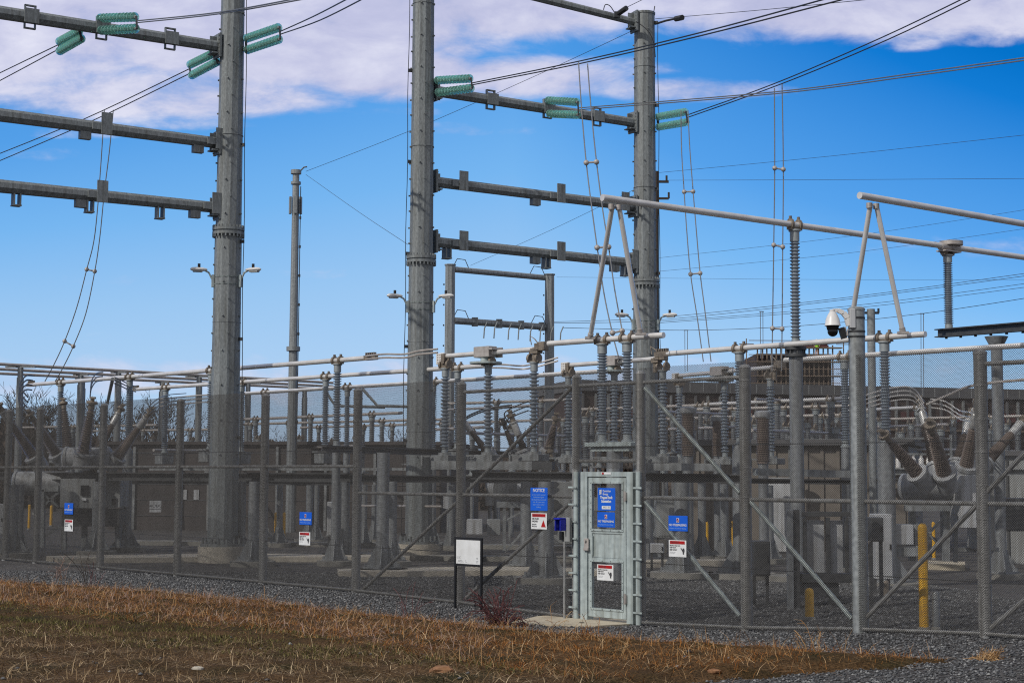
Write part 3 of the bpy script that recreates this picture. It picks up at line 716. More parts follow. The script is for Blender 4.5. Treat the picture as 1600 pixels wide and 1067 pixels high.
# pole with the dome camera, standing in the fence line
pc_ = fpos(1341.5); z0 = gz(pc_); zt = at(1343, 480, pc_.y).z
t = thing('camera_pole', 'tall round galvanised pole in the fence line carrying the white dome camera', 'pole', (pc_.x, pc_.y, z0))
r = .108; h = zt - z0
MB().lathe((0, 0, -.05), (0, 0, 9), [(0, r), (h, r), (h + .002, r + .008), (h + .03, r + .008), (h + .05, r * .8), (h + .06, .01)], 24).build('shaft', 'galvanized', t)
for q in (.16, .34, .41): MB().lathe((0, 0, h - q), (0, 0, h), [(0, r + .001), (0, r + .006), (.025, r + .006), (.025, r + .001)], 24).build('strap', 'wire_dark', t)
t2 = thing('security_camera', 'white dome security camera with black lens ball on the side of the tall pole', 'camera', at(1301, 505, pc_.y - .05)); L = t2.location
def lw(px, py, y=None): return at(px, py, y if y is not None else L.y) - L
a = lw(1301, 484); bb = lw(1301, 509); hh = a.z - bb.z; rr = .1
MB().lathe(bb, bb + Vector((0, 0, 1)), [(0, rr * .9), (0, rr * 1.06), (.012, rr * 1.06), (.02, rr), (hh * .4, rr * .92), (hh * .7, rr * .62), (hh * .84, rr * .42), (hh * .86, rr * .38), (hh * 1.0, rr * .38), (hh * 1.02, .01)], 20).build('housing', 'white_plastic', t2)
m = MB().lathe(bb + Vector((0, 0, -.055)), bb, [(0, rr * .6), (.0, rr * .74), (.035, rr * .82), (.054, rr * .88)], 20); m.sphere(bb + Vector((0, 0, -.075)), rr * .7, 16, m=10)
m.build('lens_ball', 'black_gloss', t2)
ar = MB(); pts = [lw(1301, 485.5), lw(1309, 485), lw(1318, 489), lw(1324, 497), lw(1327, 509)]
for i in range(len(pts) - 1): ar.bar(pts[i], pts[i + 1] , .05, .045 + i * .012)
ar.build('arm', 'white_plastic', t2)
c = (lw(1329, 484) + lw(1333, 512)) / 2; ar = MB().box(c, (.075, .14, .26), bevel=.006); ar.build('junction_box', 'cabinet_white', t2)
m = MB(); a = lw(1314, 512); b = lw(1319, 529); m.bar(a, b, .08, .07); m.build('illuminator', 'black', t2)
m = MB(); m.bar(lw(1320, 511), lw(1321, 522), .03, .03); m.build('bracket', 'aluminium_dull', t2)

# ================================================================ TALL TOWERS
def flange(m, p, r, n=12):
    m.lathe(p - Vector((0, 0, .09)), p + Vector((0, 0, 1)), [(0, r), (0, r * 1.22), (.07, r * 1.22), (.075, r * 1.12), (.10, r * 1.12), (.105, r * 1.22), (.17, r * 1.22), (.17, r)], 24)
    for k in range(n * 2):
        w = 2 * math.pi * k / (n * 2); q = p + Vector((math.cos(w), math.sin(w), 0)) * r * 1.16
        m.box(q + Vector((0, 0, -.12)), (.035, .035, .07), w); m.box(q + Vector((0, 0, .11)), (.035, .035, .06), w)
def tower(label, pxb, pyb, Y, wbase, ztop_px, wtop, flange_px, side=1, cap=False):
    g = at(pxb, pyb, Y); g.z = 0
    zt = at(pxb, ztop_px, Y).z
    rb = wbase / 2 / F * Y; rt = wtop / 2 / F * Y
    t = thing('transmission_tower', label, 'tower', g)
    zf = at(pxb, flange_px, Y).z; rf = rb + (rt - rb) * zf / zt
    m = MB()
    m.cyl((0, 0, .45), (0, 0, zf), rb, rf * 1.02, 12, .5); m.cyl((0, 0, zf), (0, 0, zt), rf * .98, rt, 12, .5)
    if cap: m.cyl((0, 0, zt), (0, 0, zt + .06), rt * 1.06, rt * 1.06, 12, .5)
    rad = lambda z: rb + (rt - rb) * z / zt
    for zs in (zf * .42, zf * .72, zf + (zt - zf) * .35, zf + (zt - zf) * .8): m.lathe((0, 0, zs), (0, 0, zs + 1), [(0, rad(zs) * .99), (0, rad(zs) + .012), (.02, rad(zs) + .012), (.02, rad(zs) * .99)], 12, .5)
    k = 0; z = 2.6
    while z < zt - .3:
        for w in ((R(200), R(285)) if k % 2 else (R(178), R(262), R(340))):
            d = Vector((math.cos(w), math.sin(w), 0)); p = d * rad(z) * .97 + Vector((0, 0, z)); m.cyl(p, p + d * .045, .022, n=6)
        z += .42; k += 1
    m.build('shaft', 'tower_steel', t, smooth=False)
    m = MB(); flange(m, Vector((0, 0, zf)), rf); m.build('flange', 'tower_steel', t, ang=30)
    m = MB(); z = 2.0; d = Vector((side * .96, -.28, 0)).normalized()
    pts = [d * (rad(z) + .09 + .012 * math.sin(z * 1.7)) + Vector((0, 0, z)) for z in np.arange(.6, zt, .6)]
    m.tube(pts, .010, 5)
    for i, p in enumerate(pts[::4]): m.box(p - d * .05, (.1, .06, .08), math.atan2(d.y, d.x))
    m.build('ground_cable', 'wire_dark', t)
    m = MB(); m.cyl((0, 0, -.1), (0, 0, .38), rb * 1.6, rb * 1.6, 20); m.build('footing', 'concrete', t)
    m = MB(); m.cyl((0, 0, .38), (0, 0, .45), rb * 1.45, rb * 1.45, 12, .5)
    for k in range(16):
        w = k * math.pi / 8; m.cyl((math.cos(w) * rb * 1.3, math.sin(w) * rb * 1.3, .38), (math.cos(w) * rb * 1.3, math.sin(w) * rb * 1.3, .58), .03, n=6)
    m.build('base_plate', 'tower_steel', t)
    return t, rad, g
T1, r1, g1 = tower('heavy grey steel tower at left with beams running off to the left edge', 349.5, 745, 39, 47, -60, 36.5, 362, 1)
T2, r2, g2 = tower('tallest middle steel tower, its top cut off by the photo', 655, 745, 41, 43, -90, 34, 406, -1)
T3, r3, g3 = tower('steel tower right of centre with its flat top visible', 1008.7, 745, 44.8, 41, 24, 33, 442, 1, True)
# pads and bolts where the arms meet the shafts
def arm(label, pa, pb, ra, rb, ga, gb, brackets, Yfun, ends=(True, True), owner='transmission_tower'):
    """tapered octagonal cross arm between two world points; brackets: list of (t, kind)"""
    a, b = pa, pb; d = (b - a); L = d.length; d.normalize()
    t = thing('cross_arm', label, 'steel beam', a, 0, None)
    A = Vector((0, 0, 0)); B = b - a
    m = MB().cyl(A, B, ra, rb, 8, .5); m.build('tube', 'tower_steel', t, smooth=False)
    side = Vector((-d.y, d.x, 0)).normalized()
    if side.y > 0: side = -side            # towards the viewer
    rz = math.atan2(d.y, d.x)
    for e, P, sgn in ((0, A, 1), (1, B, -1)):
        if not ends[e]: continue
        m = MB(); m.box(P + d * sgn * .02, (.05, .42, .60), rz); m.box(P + d * sgn * .12, (.20, .03, .46), rz); m.box(P + d * sgn * .12 - Vector((0, 0, .2)), (.18, .34, .03), rz)
        for k in range(6):
            for q in (-.17, .17): m.box(P + d * sgn * .055 + side * q + Vector((0, 0, -.24 + k * .095)), (.03, .03, .03), rz)
        m.build('end_plate', 'tower_steel', t)
    for tt, kind in brackets:
        P = A + (B - A) * tt; r = ra + (rb - ra) * tt; m = MB()
        if kind == 'ring':        # square eye above and below
            for s in (1, -1):
                zc = s * (r + .06)
                for x in (-.12, .12): m.box(P + d * x + Vector((0, 0, zc)), (.03, .08, .13), rz)
                m.box(P + Vector((0, 0, zc + s * .055)), (.27, .08, .03), rz)
            m.box(P + side * r, (.34, .03, r * 2.2), rz)
            m.build('lifting_eye', 'tower_steel', t)
        elif kind == 'plate':
            m.box(P + side * (r + .06) + Vector((0, 0, .08)), (.26, .03, .52), rz); m.box(P - d * .18 + side * r * .9, (.3, .12, .16), rz)
            m.build('bracket_plate', 'tower_steel', t)
        elif kind == 'tab':
            m.box(P - Vector((0, 0, r + .08)), (.26, .16, .18), rz); m.build('lug', 'tower_steel', t)
        elif kind == 'stub':
            m.box(P + d * .07 - Vector((0, 0, r + .12)), (.035, .22, .26), rz); m.box(P - d * .07 - Vector((0, 0, r + .12)), (.035, .22, .26), rz); m.box(P - Vector((0, 0, r + .26)), (.2, .22, .03), rz)
            m.build('hanger', 'tower_steel', t)
    return t
# left bay: the beams leave T1 and pass out of the frame at left
def leftarm(label, yl, yr, br, r0=.165, r1=.135):
    a = at(-150, 0, 35.1); zl = at(0, yl, 36).z; zr = at(345, yr, 39).z
    X0 = at(0, yl, 36); X1 = at(341, yr, 38.9); d = X0 - X1
    A = X1 + d * 1.45
    Lx = lambda px: None
    bl = []
    for px, kd in br:
        p = onp(Vector((A.x, A.y, 0)), Vector((X1.x, X1.y, 0)), px); bl.append(((p.to_2d() - A.to_2d()).length / (X1.to_2d() - A.to_2d()).length, kd))
    return arm(label, A, X1, r0, r1, 0, 0, bl, None, (False, True))
LA1 = leftarm('topmost steel beam left of the left tower with square eyes and glass insulators', 20, 73, [(25, 'ring'), (140, 'ring'), (250, 'ring')])
LA2 = leftarm('middle steel beam left of the left tower with upright bracket plates', 180, 224, [(148, 'plate'), (118, 'tab'), (298, 'tab'), (330, 'plate')])
LA3 = leftarm('lowest steel beam left of the left tower with stub hangers beneath', 291, 325, [(12, 'stub'), (114, 'tab'), (128, 'stub'), (144, 'plate'), (240, 'stub'), (295, 'tab'), (326, 'plate')])
def midarm(label, y2, y3, br, r0=.14, r1=.13):
    a = at(676, y2, 41.2); b = at(990, y3, 44.7)
    bl = [((px - 676) / 314 * (1 + .09 * (1 - (px - 676) / 314)), kd) for px, kd in br]
    return arm(label, a, b, r0, r1, 0, 0, bl, None)
midarm('upper steel beam between the middle and right towers with square eyes and glass insulators', 142, 192, [(756, 'ring'), (842, 'ring'), (924, 'ring')])
midarm('steel beam between the middle and right towers, second of the three', 284, 323, [(713, 'plate'), (823, 'tab'), (858, 'plate'), (968, 'plate')])
midarm('lowest steel beam between the middle and right towers with stub hangers', 378, 411, [(713, 'plate'), (695, 'stub'), (823, 'tab'), (858, 'plate'), (840, 'stub'), (955, 'tab'), (974, 'stub'), (988, 'plate')])
ta = at(700, -38, 42.5); tb = at(992, 35, 44.7); arm('thin top beam running into the head of the right tower', ta, tb, .12, .10, 0, 0, [], None, (False, True))

# flood lights strapped round the towers
def lamp(label, g, rad, z, dirx, Yc):
    t = thing('flood_light', label, 'lamp', (g.x, g.y, z), 0, None); r = rad(z)
    d = Vector((dirx, -.35, 0)).normalized()
    m = MB()
    for dz in (-.09, .09): m.lathe(Vector((0, 0, dz)), Vector((0, 0, 2)), [(0, r + .002), (0, r + .012), (.02, r + .012), (.02, r + .002)], 16)
    m.build('band', 'galvanized_light', t)
    p = d * (r + .03); m = MB(); m.box(p, (.06, .1, .3), math.atan2(d.y, d.x))
    m.tube([p, p + d * .05 + Vector((0, 0, .1)), p + d * .1 + Vector((0, 0, .2)), p + d * .2 + Vector((0, 0, .25))], .022, 8); m.build('bracket_arm', 'galvanized_light', t)
    c = p + d * .34 + Vector((0, 0, .27)); a = c - d * .2; m = MB()
    prof = [(0, .03), (.04, .055), (.12, .075), (.26, .09), (.36, .075), (.41, .03)]
    m.lathe(a, a + d, prof, 12); m2 = [(x, y, c.z + (z_ - c.z) * .62) for x, y, z_ in m.v]; m.v = m2; m.build('head', 'white_plastic', t)
    m = MB(); m.box(c + Vector((0, 0, -.05)) + d * .03, (.22, .13, .035), math.atan2(d.y, d.x)); m.build('lens', 'cabinet_grey', t)
    m = MB(); m.cyl(c + Vector((0, 0, .05)), c + Vector((0, 0, .14)), .035, n=10); m.build('photocell', 'black', t)
for nm, g, rad, py, px in (('left', g1, r1, 440, 349), ('middle', g2, r2, 480, 655), ('right', g3, r3, 508, 1009)):
    z = at(px, py, g.y).z
    lamp(f'white flood light on the left side of the {nm} tower', g, rad, z, -1, g.y)
    lamp(f'white flood light on the right side of the {nm} tower', g, rad, z, 1, g.y)

# ---------------------------------------------------------------- glass insulator strings and overhead conductors
def discs(m, a, b, n=11, r=.112):
    a = Vector(a); b = Vector(b); L = (b - a).length; s = L / n; prof = [(0, .02)]
    for i in range(n): t = i * s; prof += [(t + .02 * s, .028), (t + .3 * s, .04), (t + .42 * s, r), (t + .54 * s, r * .98), (t + .57 * s, .03), (t + .95 * s, .022)]
    m.lathe(a, b, prof + [(L, .02)], 12)
def string_pair(label, ua, ub, la, lb, Ya, Yb, m_anchor=None):
    A, B, C, D_ = at(*ua, Ya), at(*ub, Yb), at(*la, Ya), at(*lb, Yb)
    t = thing('insulator_string', label, 'insulator', A); 
    for a, b in ((A, B), (C, D_)):
        m = MB(); discs(m, a - A, b - A); m.build('glass_discs', 'glass_green', t)
        m = MB(); m.cyl(a - A, b - A, .036, n=6); m.build('core', 'galvanized', t)
    MB().bar(B - A, D_ - A, .05, .04).build('yoke_plate', 'wire_dark', t); MB().bar(Vector((0, 0, .06)), C - A - Vector((0, 0, .06)), .06, .05).build('yoke_plate', 'wire_dark', t)
    return (B + D_) / 2
string_pair('double green glass insulator string on the top left beam pointing right', (155, 29), (213, 27), (157, 48), (214, 45), 37.2, 35.4)
string_pair('double glass insulator string hanging left below the top left beam', (124, 49), (92, 66), (128, 60), (92, 81), 37.2, 39.2)
string_pair('double glass insulator string hanging left from the left tower', (333, 84), (296, 102), (341, 96), (298, 119), 39, 41)
string_pair('double glass insulator string on the right side of the left tower', (384, 61), (437, 43), (385, 79), (438, 61), 39, 37.2)
string_pair('double glass insulator string on the right side of the middle tower', (682, 126), (736, 123), (683, 145), (738, 138), 41, 39.2)
string_pair('double glass insulator string at the middle of the upper right beam', (855, 157), (903, 160), (857, 178), (904, 180), 43, 41.2)
string_pair('double glass insulator string on the right side of the right tower', (1027, 183), (1072, 175), (1028, 199), (1074, 191), 44.8, 43)
WC = 0
def wire(label, pts, r=.015, m='wire_dark', group='overhead conductors', k=6, sp=None, name='overhead_wire'):
    """pts: (px, py, distance) anchors of one cable"""
    P = smooth_pts([at(x, y, Y) for x, y, Y in pts], k); o = P[0].copy()
    ob = MB().tube(P, r, 5).build(name, m, origin=o); tag(ob, label, 'cable', group); return ob
def pairwire(label, a, b, r=.015, m='wire_dark'):
    wire('upper of the two ' + label, a, r, m); wire('lower of the two ' + label, b, r, m)
pairwire('parallel conductors from the top left glass string to the upper edge', [(214, 33, 35.4), (340, 20, 31), (470, -3, 27)], [(214, 36, 35.4), (340, 22.5, 31), (486, -3, 27)], .014, 'wire_grey')
pairwire('conductors leaving the left tower towards the top edge', [(437, 50, 37.2), (490, 26, 33), (548, -4, 29)], [(438, 54, 37.2), (500, 32, 33), (574, -5, 29)])
pairwire('conductors falling off the left edge from the top left beam', [(92, 70, 39.2), (40, 95, 42), (-20, 124, 45)], [(92, 77, 39.2), (40, 105, 42), (-20, 137, 45)])
pairwire('long conductors sagging left behind the left beams', [(296, 108, 41), (130, 187, 46), (-30, 252, 51)], [(297, 115, 41), (140, 191, 46), (-30, 264, 51)])
pairwire('conductors rising right from the middle tower', [(738, 130, 39.2), (905, 96, 35), (1100, 50, 30), (1300, -4, 26)], [(738, 133, 39.2), (905, 100, 35), (1100, 55, 30), (1335, -5, 26)])
pairwire('nearly level conductors from the upper right beam to the right edge', [(904, 169, 41.2), (1210, 144, 36), (1420, 116, 32), (1640, 85, 29)], [(904, 172, 41.2), (1210, 147, 36), (1420, 120, 32), (1640, 89, 29)], .014, 'wire_grey')
pairwire('steep conductors rising right from the right tower', [(1074, 180, 43), (1210, 131, 39), (1380, 58, 35), (1530, -14, 31)], [(1074, 184, 43), (1222, 131, 39), (1390, 61, 35), (1545, -14, 31)])
def dropper(label, A, Bp, sp, Y0, Y1, m='wire_grey'):
    n = max(len(A), 2)
    fa = [(x, y, Y0 + (Y1 - Y0) * i / (len(A) - 1)) for i, (x, y) in enumerate(A)]
    fb = [(x, y, Y0 + (Y1 - Y0) * i / (len(Bp) - 1)) for i, (x, y) in enumerate(Bp)]
    wire('left cable of the ' + label, fa, .014, m, 'dropper cables', name='dropper_cable'); wire('right cable of the ' + label, fb, .014, m, 'dropper cables', name='dropper_cable')
    for i, (x0, y0, x1, y1) in enumerate(sp):
        Yv = Y0 + (Y1 - Y0) * (y0 - A[0][1]) / (A[-1][1] - A[0][1])
        a, b = at(x0, y0, Yv), at(x1, y1, Yv); m_ = MB(); m_.cyl(a, b, .022, n=6); m_.sphere(a, .062, 8); m_.sphere(b, .062, 8)
        o = m_.build('cable_spacer', 'aluminium_dull', origin=a); tag(o, f'{["upper", "second", "third"][i]} metal spacer on the {label}', 'spacer')
dropper('curving dropper pair at far left', [(163, 172), (158, 250), (152, 330), (146, 380), (135.5, 421), (120, 480), (101, 533), (84, 570), (70, 596)], [(177, 172), (171, 235), (163, 300), (156, 370), (148, 424), (134, 490), (114.5, 541), (98, 575), (86, 596)], [(135.5, 421, 148, 424), (101, 533, 114.5, 541)], 42, 43)
dropper('dropper pair left of the right tower', [(904, 98), (909, 175), (916, 254), (924, 320), (933, 386), (944, 460), (957, 521), (966, 556)], [(918, 100), (924, 175), (932, 253), (942, 330), (951, 386), (960, 450), (972, 516), (972, 517)], [(916, 254.5, 932, 253.5), (933, 387, 951, 386), (957, 520, 972, 517)], 35, 33)
dropper('dropper pair right of the right tower', [(1064, 173), (1065, 235), (1069, 300), (1073, 360), (1079, 428), (1090, 500), (1099, 565)], [(1075, 173), (1078, 235), (1083, 299), (1088, 360), (1094, 427), (1102, 490), (1111, 565)], [(1069, 300, 1083, 299.5), (1079, 428.5, 1094, 427)], 42, 40)
dropper('straight dropper pair above the right buses', [(1210, 138), (1210.5, 263), (1209, 383), (1207, 513), (1206, 580)], [(1222, 132), (1224, 265), (1223, 386), (1222, 514), (1221, 580)], [(1210.5, 263, 1224, 265), (1209, 383, 1223, 386), (1207, 513, 1222, 514)], 39, 38)
thin = [('thin shield wire from the slim mast up to the right tower', [(478, 268, 60), (640, 205, 55), (830, 122, 50), (985, 50, 46)], .008),
 ('thin wire falling from the slim mast to the middle tower', [(478, 273, 60), (560, 331, 54), (637, 382, 44)], .007),
 ('thin wire rising off the top beam by the right tower', [(975, 14, 44), (1012, -4, 42)], .009),
 ('thin shield wire leaving the top of the right tower', [(1024, 30, 45), (1180, 17, 40), (1385, -3, 34)], .008),
 ('thin far line crossing the sky right of the right tower, upper', [(1030, 270, 90), (1300, 244, 80), (1640, 207, 70)], .010),
 ('thin far level line crossing the sky right of the right tower', [(1030, 282, 90), (1300, 281, 85), (1640, 279, 80)], .010),
 ('faint slanting line behind the lower middle beams', [(735, 415, 80), (860, 360, 70), (1000, 292, 60)], .008),
 ('faint line rising right below the high bus, upper', [(1030, 403, 110), (1330, 369, 100), (1640, 322, 90)], .010),
 ('faint line rising right below the high bus, lower', [(1030, 424, 110), (1330, 395, 100), (1640, 352, 90)], .010),
 ('faint level line at the height of the tall column', [(870, 433, 110), (1300, 437, 110), (1640, 437, 110)], .008),
 ('far line sweeping up to the right edge, topmost of five', [(860, 503, 110), (1030, 496, 110), (1330, 464, 100), (1640, 422, 90)], .016),
 ('far line sweeping up to the right edge, second of five', [(860, 505, 110), (1030, 500, 110), (1330, 467, 100), (1640, 426, 90)], .016),
 ('far line sweeping up to the right edge, third of five', [(1025, 503, 110), (1330, 478, 100), (1640, 438, 90)], .014),
 ('far line sweeping up to the right edge, fourth of five', [(1025, 505, 110), (1330, 482, 100), (1640, 444, 90)], .014),
 ('far line sweeping up to the right edge, lowest of five', [(880, 512, 110), (1072, 516, 110), (1250, 509, 105), (1441, 490, 100), (1640, 460, 90)], .018)]
for l, p, r in thin: wire(l, p, r, 'wire_dark', 'thin distant wires', 5)
for i, (x, y0, y1, Y) in enumerate(((1072, 516, 580, 110), (1190, 487, 560, 105), (1441, 490, 620, 100))):
    m = MB()
    for dx in (-2, 2): m.tube([at(x + dx, y0, Y), at(x + dx + .3, y1, Y)], .022, 5)
    m.cyl(at(x - 3.5, y0, Y), at(x + 3.5, y0, Y), .03, n=6)
    o = m.build('far_dropper', 'wire_grey', origin=at(x, y0, Y)); tag(o, ['short distant double dropper just right of the right tower', 'short distant double dropper behind the right bus pipe', 'distant double dropper between the two tallest insulators at right'][i], 'cable')

# top fittings of the right tower
t = thing('line_fitting', 'small clamp and insulator where shield wires meet the top of the right tower', 'fitting', at(1024, 34, 44.7)); o_ = Vector(t.location)
m = MB(); m.tube([at(1024, 38, 44.7) - o_, at(1040, 33, 44.2) - o_, at(1058, 29, 43.8) - o_], .03, 6); m.cyl(at(1056, 30, 43.8) - o_, at(1066, 28, 43.5) - o_, .08, n=8); m.build('strain_clamp', 'wire_dark', t)
m = MB(); m.tube(smooth_pts([at(994, 34, 44.3) - o_, at(1012, 48, 44.1) - o_, at(1021, 66, 44.1) - o_, at(1024, 90, 44.2) - o_], 5), .014, 5); m.cyl(at(1021, 22, 44.7) - o_, at(1023, 10, 44.7) - o_, .015, n=5); m.build('jumper', 'wire_dark', t)
t = thing('line_fitting', 'small clamp with a looped jumper on the thin top beam', 'fitting', at(970, 18, 44.2)); o_ = Vector(t.location)
m = MB(); m.cyl(at(966, 22, 44.2) - o_, at(979, 13, 43.9) - o_, .075, n=8); m.box((-.1, 0, -.1), (.16, .1, .16)); m.build('strain_clamp', 'wire_dark', t)
m = MB(); m.tube(smooth_pts([at(943, 16, 44.2) - o_, at(946, 8, 44.2) - o_, at(953, 10, 44.2) - o_, at(960, 20, 44.2) - o_], 5), .014, 5); m.build('jumper', 'wire_dark', t)

# ---------------------------------------------------------------- slim mast, far H-frame, far thin poles
def colm(name, label, cat, px, ytop, Y, w, m='tower_steel', n=12, base=0, group=None, wt=None):
    g = at(px, 745, Y); zt = at(px, ytop, Y).z; t = thing(name, label, cat, (g.x, g.y, 0), 0, group)
    MB().cyl((0, 0, base), (0, 0, zt), w / 2, (wt or w) / 2, n, .5).build('shaft', m, t, smooth=n > 12)
    return t, zt
t, zt = colm('slim_mast', 'slim tapering steel mast standing alone between the left and middle towers', 'mast', 455, 266, 60, .40, 'galvanized', 12, 0, None, .25)
zf = at(459, 545, 60).z
for a_, b_, r_ in ((zf - .08, zf + .08, .26), (zt - .15, zt, .2), (zt - .55, zt - .45, .19)): MB().cyl((0, 0, a_), (0, 0, b_), r_, n=16).build('flange', 'galvanized', t)
m = MB(); za, zb = at(466, 335, 60).z, at(466, 308, 60).z
for k in range(3):
    w = R(200 + k * 75); m.box((math.cos(w) * .2, math.sin(w) * .2, (za + zb) / 2), (.09, .13, zb - za), w, bevel=.01)
m.build('antenna_panel', 'galvanized', t)
m = MB().tube([(.2, -.1, z) for z in np.arange(1, zt - .4, 1.0)], .018, 5)
for z in np.arange(3, zt - 1, 1.1): m.box((.2, -.1, z), (.07, .07, .1))
m.build('cable_run', 'wire_dark', t)
m = MB(); m.tube([(.1, 0, zt - .1), (.3, -.05, zt + .1), (.42, -.05, zt + .12)], .03, 6); m.build('wire_arm', 'wire_dark', t)
for i, (px, yt, l) in enumerate(((701, 415, 'left'), (858, 430, 'right'))):
    t, zt = colm('far_frame_post', f'{l} post of the small far gantry between the middle and right towers', 'post', px, yt, 70 if i == 0 else 74, .50, 'galvanized', 8, 0, None, .46)
    m = MB(); m.cyl((0, 0, zt), (0, 0, zt + .05), .27, n=8, rot=.5)
    m.build('cap', 'galvanized', t)
    m = MB()
    for z in np.arange(6, zt, .9): m.box((-.27, -.05, z), (.06, .05, .07))
    m.build('step_bolts', 'wire_dark', t)
def farbeam(label, a, b, r, brk):
    A, B = at(*a), at(*b); t = thing('far_frame_beam', label, 'steel beam', A)
    MB().cyl((0, 0, 0), B - A, r, n=8, rot=.5).build('tube', 'galvanized', t, smooth=False)
    m = MB()
    for q in brk:
        P = (B - A) * q
        m.box(P + Vector((0, -.1, 0)), (.28, .12, .4))
        for dx in (.55, 1.0): m.tube([P + Vector((dx, -.2, 0)), P + Vector((dx - .12, -.3, -.3)), P + Vector((dx - .15, -.35, -.75))], .03, 5)
    if brk: m.build('bracket', 'tower_steel', t)
    m = MB()
    for q in (0.06, .9): P = (B - A) * q; m.tube([P + Vector((-.3, 0, .1)), P + Vector((-.1, 0, .5)), P + Vector((.25, 0, .45)), P + Vector((.4, 0, .1))], .02, 5)
    m.build('jumper', 'wire_dark', t)
farbeam('upper beam of the small far gantry', (709, 421, 70), (851, 434, 74), .13, [])
farbeam('lower beam of the small far gantry with hanging clamps', (709, 501, 70), (853, 511, 74), .15, [.22, .48, .72, .95])
t, zt = colm('utility_pole', 'thin dark utility pole peeking out behind the right tower', 'pole', 1026.5, 268, 75, .26, 'bark', 8)
m = MB(); m.box((.25, 0, zt - .5), (.7, .1, .1)); m.box((.25, 0, zt - 1.3), (.7, .1, .1)); m.cyl((.5, 0, zt - .5), (.5, 0, zt - .2), .05, n=6); m.cyl((.6, 0, zt - 1.3), (.6, 0, zt - 1.0), .05, n=6); m.build('cross_arm', 'bark', t)
t, zt = colm('slim_pole', 'slim grey pole right behind the camera pole', 'pole', 1364.5, 483, 42, .21, 'galvanized', 16)
m = MB(); m.box((0, 0, zt - .1), (.42, .06, .06)); m.cyl((.2, 0, zt - .1), (.2, 0, zt + .02), .03, n=6); m.cyl((-.2, 0, zt - .1), (-.2, 0, zt + .02), .03, n=6); m.build('bracket', 'wire_dark', t)
t, zt = colm('instrument_post', 'short grey post with a small cap left of the camera pole behind the bus', 'post', 1190, 488, 100, .12, 'galvanized', 8) if False else (None, 0)

# ================================================================ BUSES, INSULATORS, COLUMNS
ZB = EYE + 2.72
def make_insulator(mname, L=1.9, rs=.102, rc=.062, sheds=27, thick=False):
    t = thing('post_insulator', 'x', 'insulator')
    n = sheds; s = (L - .30) / n; prof = [(0, rc)]
    for i in range(n):
        q = .15 + i * s; prof += [(q, rc), (q + s * .30, rs), (q + s * .48, rs), (q + s * .62, rc)]
    prof += [(L - .15, rc)]
    MB().lathe((0, 0, 0), (0, 0, 1), prof, 14).build('shed_stack', mname, t, ang=60)
    MB().lathe((0, 0, 0), (0, 0, 1), [(0, rc * 1.7), (.03, rc * 1.7), (.04, rc * 1.25), (.14, rc * 1.2), (.15, rc)], 14).build('base_cap', 'cap_grey', t)
    MB().lathe((0, 0, L - .16), (0, 0, 9), [(0, rc), (.01, rc * 1.4), (.17, rc * 1.4), (.18, rc * 1.8), (.21, rc * 1.8)], 14).build('top_cap', 'cap_grey', t)
    m = MB()
    for x in (-.12, .12):
        m.lathe(Vector((x - .03, 0, L + .13)), Vector((9, 0, L + .13)), [(0, .075), (0, .098), (.06, .098), (.06, .075)], 12); m.box((x, 0, L + .24), (.04, .05, .06))
    m.box((0, 0, L + .055), (.34, .12, .03)); m.build('bus_clamp', 'fitting_bronze', t)
    t.location = (0, 0, -500)
    return t
I_thin = make_insulator('porcelain_grey'); I_fat = make_insulator('porcelain_grey', 1.9, .105, .058, 20); I_big = make_insulator('porcelain_grey', 1.9, .105, .07, 28)
I_rear = make_insulator('porcelain_rear', 1.5, .12, .085, 16)
used = set()
BRZ = FRZ   # the buses run parallel to the fence
def put(proto, p, rz, label, group=None, sc=1.0):
    if proto not in used:
        used.add(proto); proto.location = p; proto.rotation_euler = (0, 0, rz); proto['label'] = label; proto.scale = (sc,) * 3
        if group: proto['group'] = group
        return proto
    return dup(proto, p, rz, label, group, (sc,) * 3)
def pipe(label, a, b, r=.058, m='aluminium', name='bus_pipe', ends=True):
    mb = MB().cyl(a, b, r, n=14)
    o = mb.build(name, m, origin=a); tag(o, label, 'pipe'); return o
def bus(label, p0, p1, z=ZB, r=.058, m='aluminium'):
    a, b = atz(*p0, z), atz(*p1, z); pipe(label, a, b, r, m); return a, b
def under(a, b, px, L=1.9, sc=1.0):
    p = onp(Vector((a.x, a.y, 0)), Vector((b.x, b.y, 0)), px)
    return Vector((p.x, p.y, a.z + (b.z - a.z) * ((p.to_2d() - a.to_2d()).length / (b.to_2d() - a.to_2d()).length) - (L + .13) * sc))
def bdir(a, b): return math.atan2(b.y - a.y, b.x - a.x)
P1 = bus('near aluminium bus pipe at left, the longest of the upper ones', (48, 601), (571, 559.5))
P2 = bus('aluminium bus pipe passing in front of the middle tower, second row', (212, 608), (757, 571.5))
P3 = bus('aluminium bus pipe along the top of the fence behind the middle panels', (380, 615), (975, 578))
P4 = bus('aluminium bus pipe behind the camera pole, its capped end at right', (1043, 552.5), (1446, 522))
P5 = bus('bright aluminium bus pipe running off the right edge just above the fence', (1226, 563), (1640, 537))
P6 = bus('short thick aluminium bus pipe with a capped end in front of the right tower', (857, 537), (1037, 523.5))
names = [('P1', P1, (91, 199, 327, 525), 'upper left bus'), ('P2', P2, (256, 375.5, 507, 714), 'second row bus'),
         ('P3', P3, (412, 541, 676), 'middle fence-top bus'), ('P4', P4, (1157, 1385), 'bus behind the camera pole'), ('P5', P5, (1322,), 'bright bus at the right edge')]
COLS = {}
